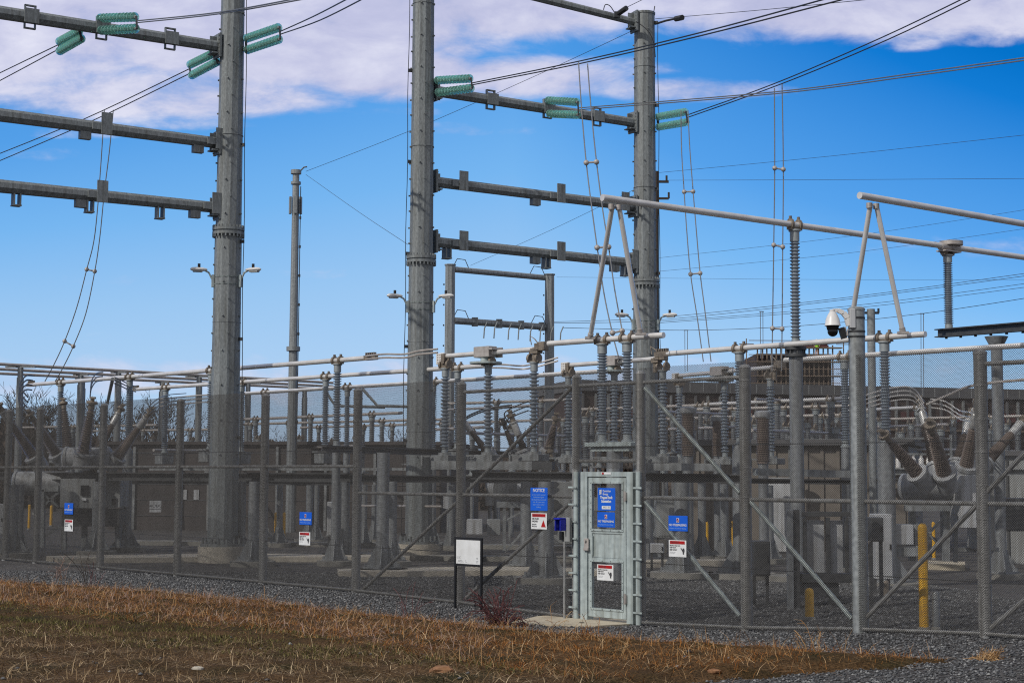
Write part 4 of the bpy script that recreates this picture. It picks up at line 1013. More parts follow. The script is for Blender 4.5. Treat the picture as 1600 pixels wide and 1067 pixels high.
def column(name_label, px, ztop, Y=None, pybase=None, w=.24, m='column_steel', pad=True, XY=None, gus=True, n=16):
    if XY is None:
        if Y is None: p = atz(px, pybase, .12); XY = (p.x, p.y)
        else: p = at(px, 745, Y); XY = (p.x, p.y)
    t = thing('steel_column', name_label, 'column', (XY[0], XY[1], 0))
    MB().cyl((0, 0, .12), (0, 0, ztop), w / 2, n=n).build('shaft', m, t)
    if gus:
        mb = MB(); mb.box((0, 0, .14), (w * 2.2, w * 2.2, .035), BRZ)
        for k in range(4):
            a = BRZ + R(45 + 90 * k); c, s = math.cos(a), math.sin(a); q = w / 2; e = w * 1.35
            V = [(c * q - s * .01, s * q + c * .01, .155), (c * e - s * .01, s * e + c * .01, .155), (c * q - s * .01, s * q + c * .01, .62), (c * q + s * .01, s * q - c * .01, .155), (c * e + s * .01, s * e - c * .01, .155), (c * q + s * .01, s * q - c * .01, .62)]
            mb.add(V, [(0, 1, 2), (5, 4, 3), (0, 3, 4, 1), (1, 4, 5, 2), (2, 5, 3, 0)])
        for sx_ in (-1, 1):
            for sy_ in (-1, 1):
                q = Vector((sx_ * w * .95, sy_ * w * .95, 0)); q.rotate(Matrix.Rotation(BRZ, 3, 'Z')); mb.cyl(q + Vector((0, 0, .15)), q + Vector((0, 0, .22)), .025, n=6)
        mb.build('base_plate', m, t)
    if pad: MB().cyl((0, 0, -.1), (0, 0, .12), w * 2.1, n=24).build('footing', 'concrete_grey', t)
    return t
for nm, (a, b), xs, lb in names:
    rz = bdir(a, b); L = 1.9; big = nm in ('P4',)
    for i, px in enumerate(xs):
        pos = under(a, b, px); zz = pos.z
        if px == 1322: zz += 0
        put(I_big if nm in ('P4', 'P5') else I_thin, pos, rz, ('grey ribbed insulator under the ' + lb) if len(xs) == 1 else f'{nth(i, "grey ribbed insulator")} under the {lb}')
        if px in (199, 1157, 1385):
            column(f'{nth(i, "steel column")} under the {lb}', px, zz, XY=(pos.x, pos.y), w=.27 if px == 199 else .34)
        elif px in (91, 256, 327, 375.5, 714, 507):
            mb = MB().box((0, 0, 0), (.42, .42, zz - 2.42 - .004), rz, bevel=.01); mb.box((0, 0, (zz - 2.42) / 2 - .03), (.5, .5, .03), rz)
            o = mb.build('pedestal', 'beam_light', origin=(pos.x, pos.y, (zz + 2.42) / 2), local=True); tag(o, f'square steel pedestal under the {nth(i, "insulator")} of the {lb}', 'pedestal')
        else:
            column(f'slender {nth(i, "column")} under the {lb}', px, zz - .002, XY=(pos.x, pos.y), w=.2)
# flexible connectors at the ends of buses
def flex(label, pts, n=3, r=.018, m='aluminium_dull', gap=.05, cols=True):
    t = thing('flexible_connector', label, 'cable', at(*pts[0])); o = Vector(t.location)
    for k in range(n):
        P = smooth_pts([at(*p) - o + Vector((0, .02 * k, (k - (n - 1) / 2) * gap)) for p in pts], 6)
        MB().tube(P, r, 6).build('strand', m, t)
    return t
Yp = lambda pr, px: under(pr[0], pr[1], px).y
flex('flexible link from the upper left bus to the disconnect switch', [(571, 559, Yp(P1, 571)), (600, 556, 35.5), (632, 556, 35.2), (655, 551, 35), (684, 548, 34.8)], 2, .022, 'aluminium_dull', .08)
flex('flexible link hanging from the second bus to the middle switch', [(757, 572, Yp(P2, 757)), (785, 572, 37.5), (815, 574, 37.5), (840, 570, 37.3), (872, 561, 37.2)], 2, .022, 'aluminium_dull', .08)
flex('flexible link sloping up to the left end of the fence-top bus', [(250, 629, 52), (300, 624, 51.5), (340, 621, 51.2), (382, 615, 51)], 3, .02, 'aluminium_dull', .12)
flex('bundle of black cables looping down from the left end of the upper bus', [(50, 598, 43), (40, 598, 42.6), (30, 610, 42), (34, 622, 41.5), (42, 632, 41)], 4, .02, 'wire_dark', .13)
flex('cable bundle sloping from the second bus down to the tilted brown bushing', [(212, 608, 50), (200, 604, 46), (188, 598, 44), (178, 594, 43.5)], 3, .018, 'wire_grey', .08)
for (pr, px, side, l) in ((P1, 571, 1, 'right end of the upper left bus'), (P2, 212, -1, 'left end of the second bus'), (P1, 48, -1, 'left end of the upper left bus'), (P4, 1043, -1, 'left end of the bus behind the camera pole')):
    p = under(pr[0], pr[1], px); p.z = ZB; m = MB()
    for k in range(5): m.box((k * .07 * side, 0, .06), (.03, .08, .12))
    m.box((.14 * side, 0, 0), (.42, .10, .11)); o = m.build('terminal_clamp', 'fitting_bronze', origin=p, local=True); o.rotation_euler[2] = bdir(*pr); tag(o, f'bolted bronze terminal clamp at the {l}', 'clamp')

# --- disconnect switches, three phases, each: rotating insulators, blade, weather box, terminal block and jaw
def switch(label, p0, p1, xs, boxpx, end_label):
    a, b = atz(*p0, ZB), atz(*p1, ZB); rz = bdir(a, b); L = (b.to_2d() - a.to_2d()).length
    t = thing('disconnect_switch', label, 'switch', a, rz)
    MB().cyl((.1, 0, 0), (L, 0, 0), .055, n=12).build('blade', 'aluminium', t)
    q = onp(Vector((a.x, a.y, 0)), Vector((b.x, b.y, 0)), boxpx); s = (q.to_2d() - a.to_2d()).length
    m = MB(); m.box((s, -.02, .02), (.50, .26, .24), bevel=.012); m.build('weather_box', 'aluminium_dull', t)
    m = MB(); m.box((s + .33, -.02, .07), (.14, .34, .04)); m.box((s + .3, .12, .0), (.2, .03, .22)); m.build('box_flap', 'aluminium_dull', t)
    m = MB(); m.cyl((s, 0, -.24), (s, 0, -.2), .36, n=20); m.cyl((s, 0, -.2), (s, 0, -.11), .12, n=12); m.build('rotor_plate', 'galvanized_light', t)
    m = MB(); m.box((-.02, 0, -.05), (.26, .08, .26), bevel=.01); m.build('terminal_block', 'white_plastic', t)
    m = MB()
    for i in range(4):
        for j in range(3): m.box((-.09 + j * .055, -.045, -.13 + i * .055), (.018, .012, .018))
    m.box((.14, 0, -.06), (.1, .2, .22)); m.box((.12, 0, -.2), (.14, .1, .2)); m.build('hinge', 'fitting_bronze', t)
    m = MB(); m.box((L, 0, -.04), (.22, .16, .11)); m.box((L + .05, 0, .06), (.09, .14, .12)); m.box((L + .2, 0, .05), (.2, .16, .19), bevel=.01); m.box((L + .06, -.09, .0), (.16, .02, .05)); m.cyl((L - .05, 0, -.32), (L - .05, 0, -.1), .06, n=10)
    m.tube([(L - .15, 0, .1), (L - .2, 0, .3), (L - .05, 0, .22), (L + .05, 0, .12)], .012, 5); m.build('jaw', 'fitting_bronze', t)
    outp = []
    for i, px in enumerate(xs):
        q = onp(Vector((a.x, a.y, 0)), Vector((b.x, b.y, 0)), px); Lz = 1.9
        put(I_fat, (q.x, q.y, ZB - .30 - Lz - .02), rz, f'{["left", "middle", "right"][i]} wide-shed insulator under the {end_label}')
        outp.append(Vector((q.x, q.y, ZB - .30 - Lz)))
    return outp
s1 = switch('disconnect switch with a grey weather box in front of the far gantry', (690, 557), (838, 545.5), (694.5, 762, 834), 758, 'nearest disconnect switch')
s2 = switch('disconnect switch with a grey weather box left of the right tower', (884, 571), (1026, 560.5), (888, 960, 1036), 956, 'middle disconnect switch')
s3 = switch('disconnect switch seen through the mesh right of the gate', (1056, 587.5), (1212, 573.5), (1062, 1133, 1205), 1126, 'farthest disconnect switch')
for k in I_fat.children:
    if k.name.startswith('bus_clamp'): pass
# thick pair of insulators under the capped pipe
for i, px in enumerate((941, 980)):
    pos = under(*P6, px); put(I_big, pos, bdir(*P6), f'{["left", "right"][i]} thick ribbed insulator of the pair above the gate')
pm = (under(*P6, 941) + under(*P6, 980)) / 2
t = thing('support_table', 'steel platform on a column carrying the thick insulator pair behind the gate', 'platform', (pm.x, pm.y, 0), bdir(*P6))
m = MB(); m.box((0, 0, pm.z - .05), (1.2, .45, .09), bevel=.01); m.box((0, .0, pm.z - .14), (1.0, .3, .08)); m.build('table', 'galvanized_light', t); MB().cyl((0, 0, .1), (0, 0, pm.z - .18), .16, n=16).build('column', 'column_steel', t)
# --- A frames and the high bus
ZH = EYE + 5.2
H1 = bus('long high aluminium bus pipe descending to the right edge', (941, 309), (1640, 408), ZH, .066)
H2 = bus('second high aluminium bus pipe at the right edge', (1343, 305.5), (1640, 357), ZH, .066)
def aframe(label, apex, f1, f2, zt_, zb_):
    A = atz(*apex[0], zt_); A2 = atz(*apex[1], zt_)
    t = thing('a_frame', label, 'pipe frame', A)
    for q, f in ((A, f1), (A2, f2)):
        B = atz(*f, zb_ + .03); MB().cyl(q - A - Vector((0, 0, .06)), B - A, .048, n=12).build('leg', 'aluminium', t)
        m = MB(); d = (B - q).normalized(); m.cyl(B - A - d * .1, B - A, .06, n=10); m.box(B - A, (.2, .12, .05)); m.build('foot_clamp', 'aluminium_dull', t)
    m = MB(); m.cyl(Vector((-.02, 0, -.14)), Vector((-.02, 0, -.04)), .06, n=10); m.cyl(A2 - A - Vector((0, 0, .14)), A2 - A - Vector((0, 0, .04)), .06, n=10); m.build('apex_clamp', 'aluminium_dull', t)
aframe('left A shaped pipe frame standing on the capped bus above the gate', ((957, 316), (967, 317)), (922, 528), (1001, 522), ZH, ZB)
aframe('right A shaped pipe frame whose left leg meets the camera pole', ((1360, 314), (1369, 315)), (1327, 523), (1411, 520), ZH, ZB)
rz = bdir(*H1)
p = under(*H1, 1245.5, 1.9); p = Vector((p.x, p.y, ZH - .13 - 2.45))
pos = put(I_big, p, rz, 'tall ribbed insulator on the stout column under the long high bus', sc=1.0)
# this one is taller: stretch the stack
pos.scale = (1, 1, 1.245); p.z = ZH - .13 - 1.9 * 1.245 - .03; pos.location = p
t = column('stout bluish steel column under the tall insulator right of the right tower', 1245.5, p.z - .06, XY=(p.x, p.y), w=.285, gus=False)
m = MB(); m.cyl((0, 0, p.z - .06), (0, 0, p.z), .22, n=20); m.cyl((0, 0, p.z - .2), (0, 0, p.z - .14), .22, n=20)
for k in range(8): m.cyl((math.cos(k * .785) * .18, math.sin(k * .785) * .18, p.z - .14), (math.cos(k * .785) * .18, math.sin(k * .785) * .18, p.z - .06), .02, n=5)
m.build('top_flange', 'beam_steel', t)
p = under(*H1, 1487); p = Vector((p.x, p.y, 0)); hb = at(1487, 515, p.y).z; kz = (ZH - .12 - hb) / 2.03
ins = put(I_big, (p.x, p.y, hb), rz, 'tall ribbed insulator standing on the dark high beam at the right edge'); ins.scale = (1, 1, kz)
m = MB(); q = Vector((p.x, p.y, ZH)); m.cyl((-.25, 0, -.02), (.1, 0, -.02), .085, n=12); m.box((.16, 0, 0), (.5, .13, .06)); m.box((.05, 0, -.11), (.56, .26, .03)); m.lathe((.14, 0, .04), (.14, 0, 1), [(0, .2), (0, .26), (.09, .26), (.09, .2)], 18)
o = m.build('bus_coupler', 'aluminium_dull', origin=q, local=True); o.rotation_euler[2] = rz; tag(o, 'slotted expansion coupler on the high bus above the right insulator', 'clamp')
ba, bb = at(1466, 521, p.y + .35), at(1640, 507, p.y - 3.6)
mb = MB(); mb.ibeam(ba, bb, .2, .19, .025)
for k in range(7):
    q = ba + (bb - ba) * (.08 + k * .14); mb.box(q - Vector((0, 0, .11)), (.05, .05, .05))
o = mb.build('high_beam', 'beam_steel', origin=ba); tag(o, 'dark steel I beam high at the right edge', 'steel beam')
q = onp(Vector((ba.x, ba.y, 0)), Vector((bb.x, bb.y, 0)), 1561.5); zc = at(1561, 526, q.y).z
t = column('round steel column under the dark high beam at the right edge', 1561, zc - .25, XY=(q.x, q.y), w=.24)
MB().cyl((0, 0, zc - .25), (0, 0, zc), .12, .25, n=12).build('flared_head', 'column_steel', t)

# ================================================================ BEAMS, LOWER STEEL
def beam(label, p0, Y0, p1, Y1, w, h, m='beam_steel', kind='i', name='steel_beam'):
    a, b = at(*p0, Y0), at(*p1, Y1); mb = MB()
    if kind == 'i': mb.ibeam(a, b, w, h, .03)
    else: mb.bar(a, b, w, h)
    o = mb.build(name, m, origin=a); tag(o, label, 'steel beam'); return a, b
beam('long dark steel beam level behind the left fence panels', (-60, 743), 46, (548, 746), 38.2, .3, .22)
beam('second dark beam just behind and below the long left beam', (150, 753), 50, (560, 754), 44, .25, .14)
beam('dark steel beam higher up behind the middle fence posts', (503, 701), 36.2, (872, 712), 46, .25, .16)
beam('dark beam behind the middle fence panel under the grey channel', (548, 747), 38, (860, 750), 40, .3, .17)
beam('wide grey box channel left of the gate', (676, 726.5), 33.6, (833, 727.5), 33.2, .3, .18, 'beam_light', 'b')
beam('dark end block of the grey channel left of the gate', (833.5, 727.5), 33.2, (865, 728), 33.1, .32, .17, 'beam_steel', 'b')
beam('dark beam under the grey channel left of the gate', (738, 742), 33.5, (905, 744), 33, .3, .17)
beam('dark beam behind the gate and the panel right of it', (905, 744), 33.2, (1166, 748), 32.4, .3, .18)
beam('grey channel behind the fence panel right of the gate', (1004, 729), 32.6, (1126, 730), 32.3, .3, .15, 'beam_light', 'b')
beam('long grey channel left of the camera pole', (1180, 737), 33, (1336, 741), 33.5, .3, .15, 'beam_light', 'b')
beam('dark beam left of the camera pole', (1172, 751), 34, (1336, 753), 34.5, .25, .11)
beam('grey beam right of the camera pole', (1372, 736), 40, (1700, 738), 38, .3, .17, 'beam_light')
beam('thin dark beam right of the camera pole', (1372, 750), 42, (1700, 752), 40, .25, .10)
beam('narrow grey rail of the distant switches at left', (235, 733), 52, (640, 733), 50, .2, .08, 'beam_light', 'b')
# switch bases: angled operating brackets under the wide-shed insulators
for grp, nm in ((s1, 'nearest'), (s2, 'middle'), (s3, 'farthest')):
    for i, q in enumerate(grp):
        zc = q.z; m = MB(); m.box((0, 0, -.11), (.62, .34, .15), FRZ, bevel=.01); m.box((-.42, 0, -.06), (.22, .05, .04), FRZ + .6); m.box((-.5, 0, -.16), (.05, .05, .22), FRZ)
        m.cyl((0, 0, -.04), (0, 0, .02), .15, n=14); o = m.build('switch_base', 'beam_light', origin=q, local=True); tag(o, f'{["left", "middle", "right"][i]} bearing base of the {nm} disconnect switch', 'switch base')
# free standing columns under the steelwork
cl = [(17, 863, 757, .32, 'thick dark column at the far left behind the fence'), (29, 861, 757, .2, 'slimmer column beside the thick one at the far left'), (150, 860, 752, .25, 'column in front of the grey breaker cabinet at left'), (345, 861, 752, .24, 'column in front of the concrete tower footing at left'),
 (374, 869, 752, .27, 'stout column left of the third fence post from the left sign'), (395, 876, 752, .25, 'column with a round footing just left of a fence post'), (436, 848, 757, .17, 'slender column between the two yellow bollards'),
 (483, 842, 752, .22, 'column behind the blue sign at the middle left'), (494, 843, 757, .15, 'slim column right of the blue sign at the middle left'), (537, 865, 752, .27, 'wide column left of the post with the first brace'),
 (569, 848, 757, .15, 'slim far column right of the first braced post'), (584, 842, 757, .16, 'second slim far column right of the first braced post'), (597, 888, 707, .27, 'stout column on the cable trench below the high dark beam'), (612, 876, 752, .22, 'column close behind the stout column on the cable trench'),
 (705, 852, 757, .18, 'slim column left of the white notice stand'), (822, 883, 752, .26, 'column just left of the blue notice board'), (853, 901, 752, .30, 'stout column on a round footing behind the arc flash sign'),
 (1012, 872, 752, .26, 'column close to the right gate post'), (1066, 893, 752, .32, 'stout column behind the wide blue sign right of the gate'), (1097, 868, 752, .2, 'column left of the yellow bollard right of the gate'),
 (1132, 868, 756, .22, 'column right of the yellow bollard right of the gate'), (1203, 872, 758, .2, 'bluish slim column right of the braced corner post')]
for px, yb, yt, w, l in cl:
    p = atz(px, yb, .12); column(l, px, at(px, yt, p.y).z, XY=(p.x, p.y), w=w)
# concrete: trench covers and slabs
def slab(label, pts, h=.12, m='concrete', name='concrete_slab', cat='slab'):
    P = [atz(x, y, h) for x, y in pts]; o = MB().prism([(p.x, p.y) for p in P][::-1] if True else 0, -.1, h)
    ob = o.build(name, m, origin=(P[0].x, P[0].y, 0)); tag(ob, label, cat); return ob
slab('long pale concrete trench cover behind the left fence panels', [(72, 868), (300, 864.5), (560, 864.5), (640, 866), (640, 870), (560, 870), (300, 870), (90, 872)])
slab('cream concrete trench cover running behind the notice stand to the gate', [(527, 888), (640, 886), (800, 884), (905, 886), (1010, 889), (1010, 892), (905, 891), (800, 890.5), (640, 892), (530, 892)])
slab('thin far concrete kerb behind the left panels', [(210, 843), (700, 848), (1000, 853), (1000, 855), (700, 850), (210, 845)], .12, 'concrete_grey')
slab('concrete kerb behind the panel right of the gate', [(1005, 874), (1160, 872), (1160, 875), (1005, 877)], .14)
slab('concrete strip at the foot of the breaker at right', [(1450, 875), (1508, 877), (1508, 882), (1450, 880)], .14, 'pad_concrete')
slab('far kerb between the middle tower and the notice stand', [(560, 862), (700, 866), (905, 868), (905, 870), (700, 868.5), (560, 864)], .12, 'concrete_grey')

# ================================================================ CIRCUIT BREAKERS with fanned bushings
def bushing(t, base, tip, m, r=.17, sleeve=True, n=19, pot=True):
    r *= .9
    o = Vector(t.location); a, b = at(*base) - o, at(*tip) - o; d = (b - a).normalized(); L = (b - a).length
    prof = [(0, r * .8)]; s = (L * .97) / n
    for i in range(n):
        k = 1 - .38 * i / n; q = i * s; prof += [(q + .1 * s, r * .66 * k), (q + .42 * s, r * k), (q + .55 * s, r * k), (q + .66 * s, r * .66 * k)]
    prof += [(L, r * .4)]
    bu = MB().lathe(a, b, prof, 16).build('bushing', m, t, ang=60)
    if pot: MB().lathe(a - d * .42, b, [(0, r * 1.25), (.36, r * 1.35), (.36, r * 1.55), (.42, r * 1.55), (.43, r)], 18).build('bushing_turret', 'tank_grey', t)
    if sleeve: MB().lathe(b, b + d, [(0, r * .55), (.02, r * .62), (.3, r * .62), (.32, r * .5), (.34, r * .72), (.38, r * .72)], 12).build('corona_sleeve', 'sleeve_white', bu)
    m2 = MB(); e = b + d * (.38 if sleeve else .02); m2.lathe(e, e + d, [(0, r * .5), (.12, r * .42), (.14, r * .8), (.2, r * .8), (.21, r * .3), (.32, r * .3)], 10); m2.box(e + d * .3, (.14, .14, .05)); m2.build('terminal', 'fitting_bronze', bu)
    return e + d * .3
def breaker(label, org, bl, tanks, cab, frame, k=1.0):
    K = lambda p: (p[0], p[1], p[2] * k)
    bl = [(K(b[0]), K(b[1]), b[2], b[3] * k, b[4]) for b in bl]; tanks = [(K(a), K(b), r * k) for a, b, r in tanks]; cab = [(*c[:4], c[4] * k, *c[5:]) for c in cab]; frame = [(K(a), K(b), w * k, h * k) for a, b, w, h in frame]
    t = thing('circuit_breaker', label, 'circuit breaker', org); o = Vector(t.location)
    for b in bl: bushing(t, *b)
    for a, b, r in tanks:
        A, B = at(*a) - o, at(*b) - o; L = (B - A).length
        MB().lathe(A, B, [(0, r * .6), (.04, r * .92), (.08, r * 1.08), (.14, r * 1.08), (.16, r), (L - .16, r), (L - .14, r * 1.08), (L - .08, r * 1.08), (L - .04, r * .92), (L, r * .6)], 22).build('tank', 'tank_grey', t)
    for x0, y0, x1, y1, Y, dep, m, nm in cab:
        c = (at(x0, y0, Y) + at(x1, y1, Y)) / 2 - o; w = (at(x1, y0, Y) - at(x0, y0, Y)).x; h = (at(x0, y0, Y) - at(x0, y1, Y)).z
        MB().box(c + Vector((0, dep / 2, 0)), (w, dep, h), bevel=.012).build(nm, m, t)
    for a, b, w, h in frame: MB().bar(at(*a) - o, at(*b) - o, w, h).build('leg' if a[0] == b[0] else ('brace' if abs(a[1] - b[1]) > 3 else 'frame_beam'), 'beam_light', t)
    return t
YR = 31
br = breaker('large circuit breaker with fanned brown bushings behind the right fence panels', atz(1475, 880, .1),
 [((1432, 738, 30.6), (1391, 690, 30.2), 'porcelain_brown', .155, False), ((1475, 738, 30.6), (1457, 676, 30.0), 'porcelain_brown', .17, False),
  ((1462, 725, 33), (1446, 664, 33.4), 'porcelain_brown', .155, True), ((1510, 727, 31), (1521, 668, 30.6), 'porcelain_brown', .155, True), ((1497, 722, 33.5), (1508, 680, 33.8), 'porcelain_brown', .15, True), ((1540, 722, 33), (1580, 678, 33.5), 'porcelain_brown', .155, True)],
 [((1405, 761, 31.5), (1515, 760, 31.5), .25), ((1450, 745, 33.5), (1540, 745, 33.5), .24)],
 [(1502, 742, 1530, 825, 30.8, .8, 'cabinet_white', 'cabinet'), (1531, 742, 1555, 860, 31.2, .9, 'cabinet_grey', 'cabinet'), (1395, 819, 1428, 851, 30.8, .35, 'cabinet_white', 'control_box'), (1429, 819, 1442, 852, 31, .35, 'cabinet_grey', 'control_box')],
 [((1414, 794, 30.9), (1484, 794, 30.9), .12, .10), ((1414, 788, 32.3), (1484, 788, 32.3), .12, .08), ((1425, 797, 31.2), (1425, 876, 31.2), .12, .12), ((1478, 797, 31.2), (1478, 876, 31.2), .12, .12), ((1425, 860, 31.2), (1478, 805, 31.2), .05, .05), ((1425, 812, 32.3), (1478, 858, 32.3), .05, .05), ((1493, 805, 31.4), (1493, 878, 31.4), .07, .07), ((1398, 860, 31.0), (1445, 860, 31.0), .3, .2), ((1478, 858, 32), (1560, 858, 32), .1, .08)])
bl_ = breaker('large circuit breaker with fanned brown bushings at the left edge', atz(110, 855, .1),
 [((52, 712, 39), (16, 660, 38.6), 'porcelain_brown', .175, True), ((88, 708, 40), (53, 656, 39.5), 'porcelain_brown', .16, False), ((131, 708, 38.6), (142, 640, 38.4), 'porcelain_brown', .19, False),
  ((107, 705, 41.5), (100, 640, 41.7), 'porcelain_brown', .16, False), ((152, 706, 41), (175, 664, 41.3), 'porcelain_brown', .15, True), ((184, 713, 39), (217, 668, 38.8), 'porcelain_brown', .165, True)],
 [((20, 755, 40), (112, 755, 40), .30), ((98, 716, 39), (175, 716, 39), .27)],
 [(94, 748, 148, 794, 38.6, 1.1, 'cabinet_grey', 'cabinet'), (149, 750, 188, 793, 39.0, 1.0, 'cabinet_grey', 'cabinet'), (96, 795, 186, 822, 39, .9, 'cabinet_dark', 'lower_cabinet')],
 [((60, 763, 39.3), (92, 763, 39.3), .12, .14), ((66, 770, 39.3), (92, 792, 39.3), .05, .05), ((92, 768, 39.3), (66, 792, 39.3), .05, .05), ((66, 840, 39.3), (94, 822, 39.3), .05, .05), ((66, 765, 39.3), (66, 855, 39.3), .12, .12), ((100, 822, 39.3), (100, 858, 39.3), .12, .12), ((132, 822, 39.3), (132, 858, 39.3), .12, .12), ((184, 822, 39.3), (184, 855, 39.3), .12, .12)], 1.1)
o = Vector(bl_.location)
for (x0, y0, x1, y1, nm, m) in ((126, 758, 139, 774, 'cabinet_window', 'black_gloss'), (175, 779, 181, 788, 'cabinet_window', 'black_gloss'), (128, 778, 135, 782, 'nameplate', 'sign_white')):
    Y = (38.57 if x0 < 150 else 38.97) * 1.1; c = (at(x0, y0, Y) + at(x1, y1, Y)) / 2 - o
    MB().box(c, ((x1 - x0) / F * Y, .03, (y1 - y0) / F * Y), bevel=.004).build(nm, m, bl_)
bm = breaker('circuit breaker with brown bushings seen through the mesh left of the gate', atz(800, 866, .1),
 [((760, 705, 42), (736, 674, 42), 'porcelain_brown', .16, True), ((803, 702, 42.5), (791, 672, 42.5), 'porcelain_brown', .14, False), ((818, 702, 42), (810, 680, 42), 'porcelain_brown', .17, True), ((858, 702, 42), (866, 664, 41.8), 'porcelain_brown', .17, False), ((868, 738, 41.8), (862, 716, 41.8), 'porcelain_brown', .17, False)],
 [((782, 770, 41), (822, 772, 41), .34)],
 [(729, 811, 754, 835, 38, .35, 'cabinet_white', 'control_box'), (761, 811, 782, 836, 38.4, .35, 'cabinet_grey', 'control_box'), (858, 752, 897, 850, 40, .9, 'cabinet_grey', 'cabinet')],
 [((776, 788, 39.5), (830, 789, 39.5), .12, .14), ((788, 790, 39.5), (788, 860, 39.5), .08, .08), ((796, 790, 39.8), (796, 845, 39.8), .05, .05), ((789, 862, 39.5), (826, 820, 39.5), .05, .05), ((791, 812, 39.5), (820, 797, 39.5), .05, .05)])
o = Vector(bm.location); c = at(866, 788, 39.95) - o
MB().cyl(c, c + Vector((0, -.06, 0)), .13, n=18).build('gauge', 'cabinet_dark', bm)
m = MB(); A = at(776, 756, 40.6) - o; B = at(800, 768, 39.8) - o; m.lathe(A, B, [(0, .2), (.05, .34), (.5, .34), (.52, .25)], 16); m.build('tank_head', 'tank_grey', bm)
# leads from the bushings
flex('bundle of four leads arching over to the tall middle bushing of the right breaker', [(1340, 632, 33), (1385, 618, 33.2), (1418, 614, 33.3), (1434, 622, 33.4), (1445, 640, 33.4)], 4, .014, 'aluminium', .09)
flex('leads sagging between the right breaker bushings', [(1455, 630, 33.4), (1478, 634, 33.2), (1500, 648, 32.6), (1518, 652, 31), (1524, 660, 30.7)], 3, .014, 'aluminium', .09)
flex('lead running from the right breaker up to the last tall fence post', [(1448, 632, 33.4), (1480, 618, 33), (1527, 601, 32), (1640, 590, 31)], 1, .028, 'aluminium_dull')
flex('three leads dropping to the upright left breaker bushing', [(160, 588, 42), (150, 590, 41), (143, 600, 39.5), (141, 612, 38.5)], 3, .016, 'wire_dark', .11)
flex('leads from the right-leaning left breaker bushing to the bus', [(232, 644, 38.6), (246, 632, 40), (262, 625, 45), (290, 622, 49)], 4, .013, 'wire_grey', .1)
flex('leads to the middle breaker bushings left of the gate', [(826, 634, 42), (805, 642, 42), (788, 653, 42), (795, 668, 42.3)], 3, .016, 'wire_dark', .12)
flex('lead looping from the middle breaker up to the bus left of the gate', [(725, 655, 42), (738, 648, 42), (760, 640, 42), (800, 634, 42)], 2, .02, 'wire_dark', .05)

# ================================================================ REAR ROWS of buses with their insulators and columns
def rear(label, p0, p1, z, xs, L=1.5, r=.06, sc=1, mm='aluminium_dull', shaft=True, w=.2, group=None):
    a, b = atz(*p0, z), atz(*p1, z); pipe(label, a, b, r, mm, 'rear_bus_pipe')
    rz = bdir(a, b)
    for i, px in enumerate(xs):
        pos = under(a, b, px, L, sc)
        put(I_rear, pos, rz, f'{nth(i, "dull insulator")} under the {label.replace("bus pipe", "pipe").replace("low behind", "behind")}', sc=sc)
        if shaft: column(f'{nth(i, "rear column")} under the {label.replace("bus pipe", "pipe").replace("low behind", "behind")}', px, pos.z - .004, XY=(pos.x, pos.y), w=w, gus=False, n=10)
Z2 = EYE + 2.5
rear('rear bus pipe low behind the far left breaker', (30, 668), (245, 664), Z2, (65, 112, 155, 178))
rear('rear bus pipe ending behind the left tower', (90, 674), (330, 671), Z2, (119, 222, 296, 340), sc=1)
rear('rear bus behind the middle left posts, upper', (360, 656), (628, 645), Z2, (398, 484, 580))
rear('rear bus behind the middle left posts, middle', (360, 663), (700, 655), Z2, (390, 450, 596, 660))
rear('rear bus behind the middle left posts, lower', (470, 668), (760, 660), Z2, (497, 612, 690))
rear('rear bus pipe left of the gate, upper', (690, 631), (905, 624), Z2 + .6, (775, 845))
rear('rear bus pipe left of the gate, lower', (690, 661), (905, 655), Z2, (720, 778, 880))
rear('rear bus pipe behind the gate, upper', (900, 640), (1160, 631), Z2 + .3, (925, 1025, 1095), sc=1)
rear('rear bus pipe behind the gate, lower', (900, 660), (1180, 650), Z2, (960, 1040, 1110, 1170))
rear('rear bus pipe right of the corner post, upper', (1100, 632), (1330, 622), Z2, (1105, 1215, 1300), mm='aluminium')
rear('rear bus pipe right of the corner post, middle', (1090, 640), (1330, 634), Z2, (1150, 1225, 1276))
rear('rear bus pipe right of the corner post, lower', (1150, 652), (1340, 648), Z2 - .2, (1180, 1282, 1310))
rear('bright rear bus pipe left of the right breaker', (1325, 642), (1440, 636), Z2, (1358, 1436), mm='aluminium')
rear('rear bus pipe passing behind the right breaker', (1330, 656), (1600, 650), Z2 + .2, (1376, 1492, 1552))
EXTRA = [('far stack row left of the gate', 'left of the gate', [(566, 668), (640, 672), (668, 664), (702, 668), (738, 676), (766, 672), (800, 668), (826, 676), (871, 672), (893, 664)], 56),
 ('far stack row behind the gate', 'between gate and corner post', [(915, 648), (936, 670), (998, 648), (1018, 660), (1036, 668), (1052, 652), (1082, 668), (1104, 660), (1124, 668), (1146, 656)], 50),
 ('far stack row right of the corner post', 'between corner post and camera pole', [(1182, 660), (1212, 652), (1230, 664), (1262, 658), (1270, 668), (1292, 652), (1306, 664), (1322, 658)], 50),
 ('far stack row right of the camera pole', 'right of the camera pole', [(1362, 668), (1378, 656), (1408, 672), (1424, 660), (1470, 668), (1488, 664), (1522, 660), (1546, 668), (1572, 660), (1590, 668)], 48),
 ('far stack row at the left', 'left of the middle tower', [(210, 690), (238, 684), (268, 690), (300, 686), (404, 684), (424, 690), (470, 684), (520, 688), (556, 684)], 64)]
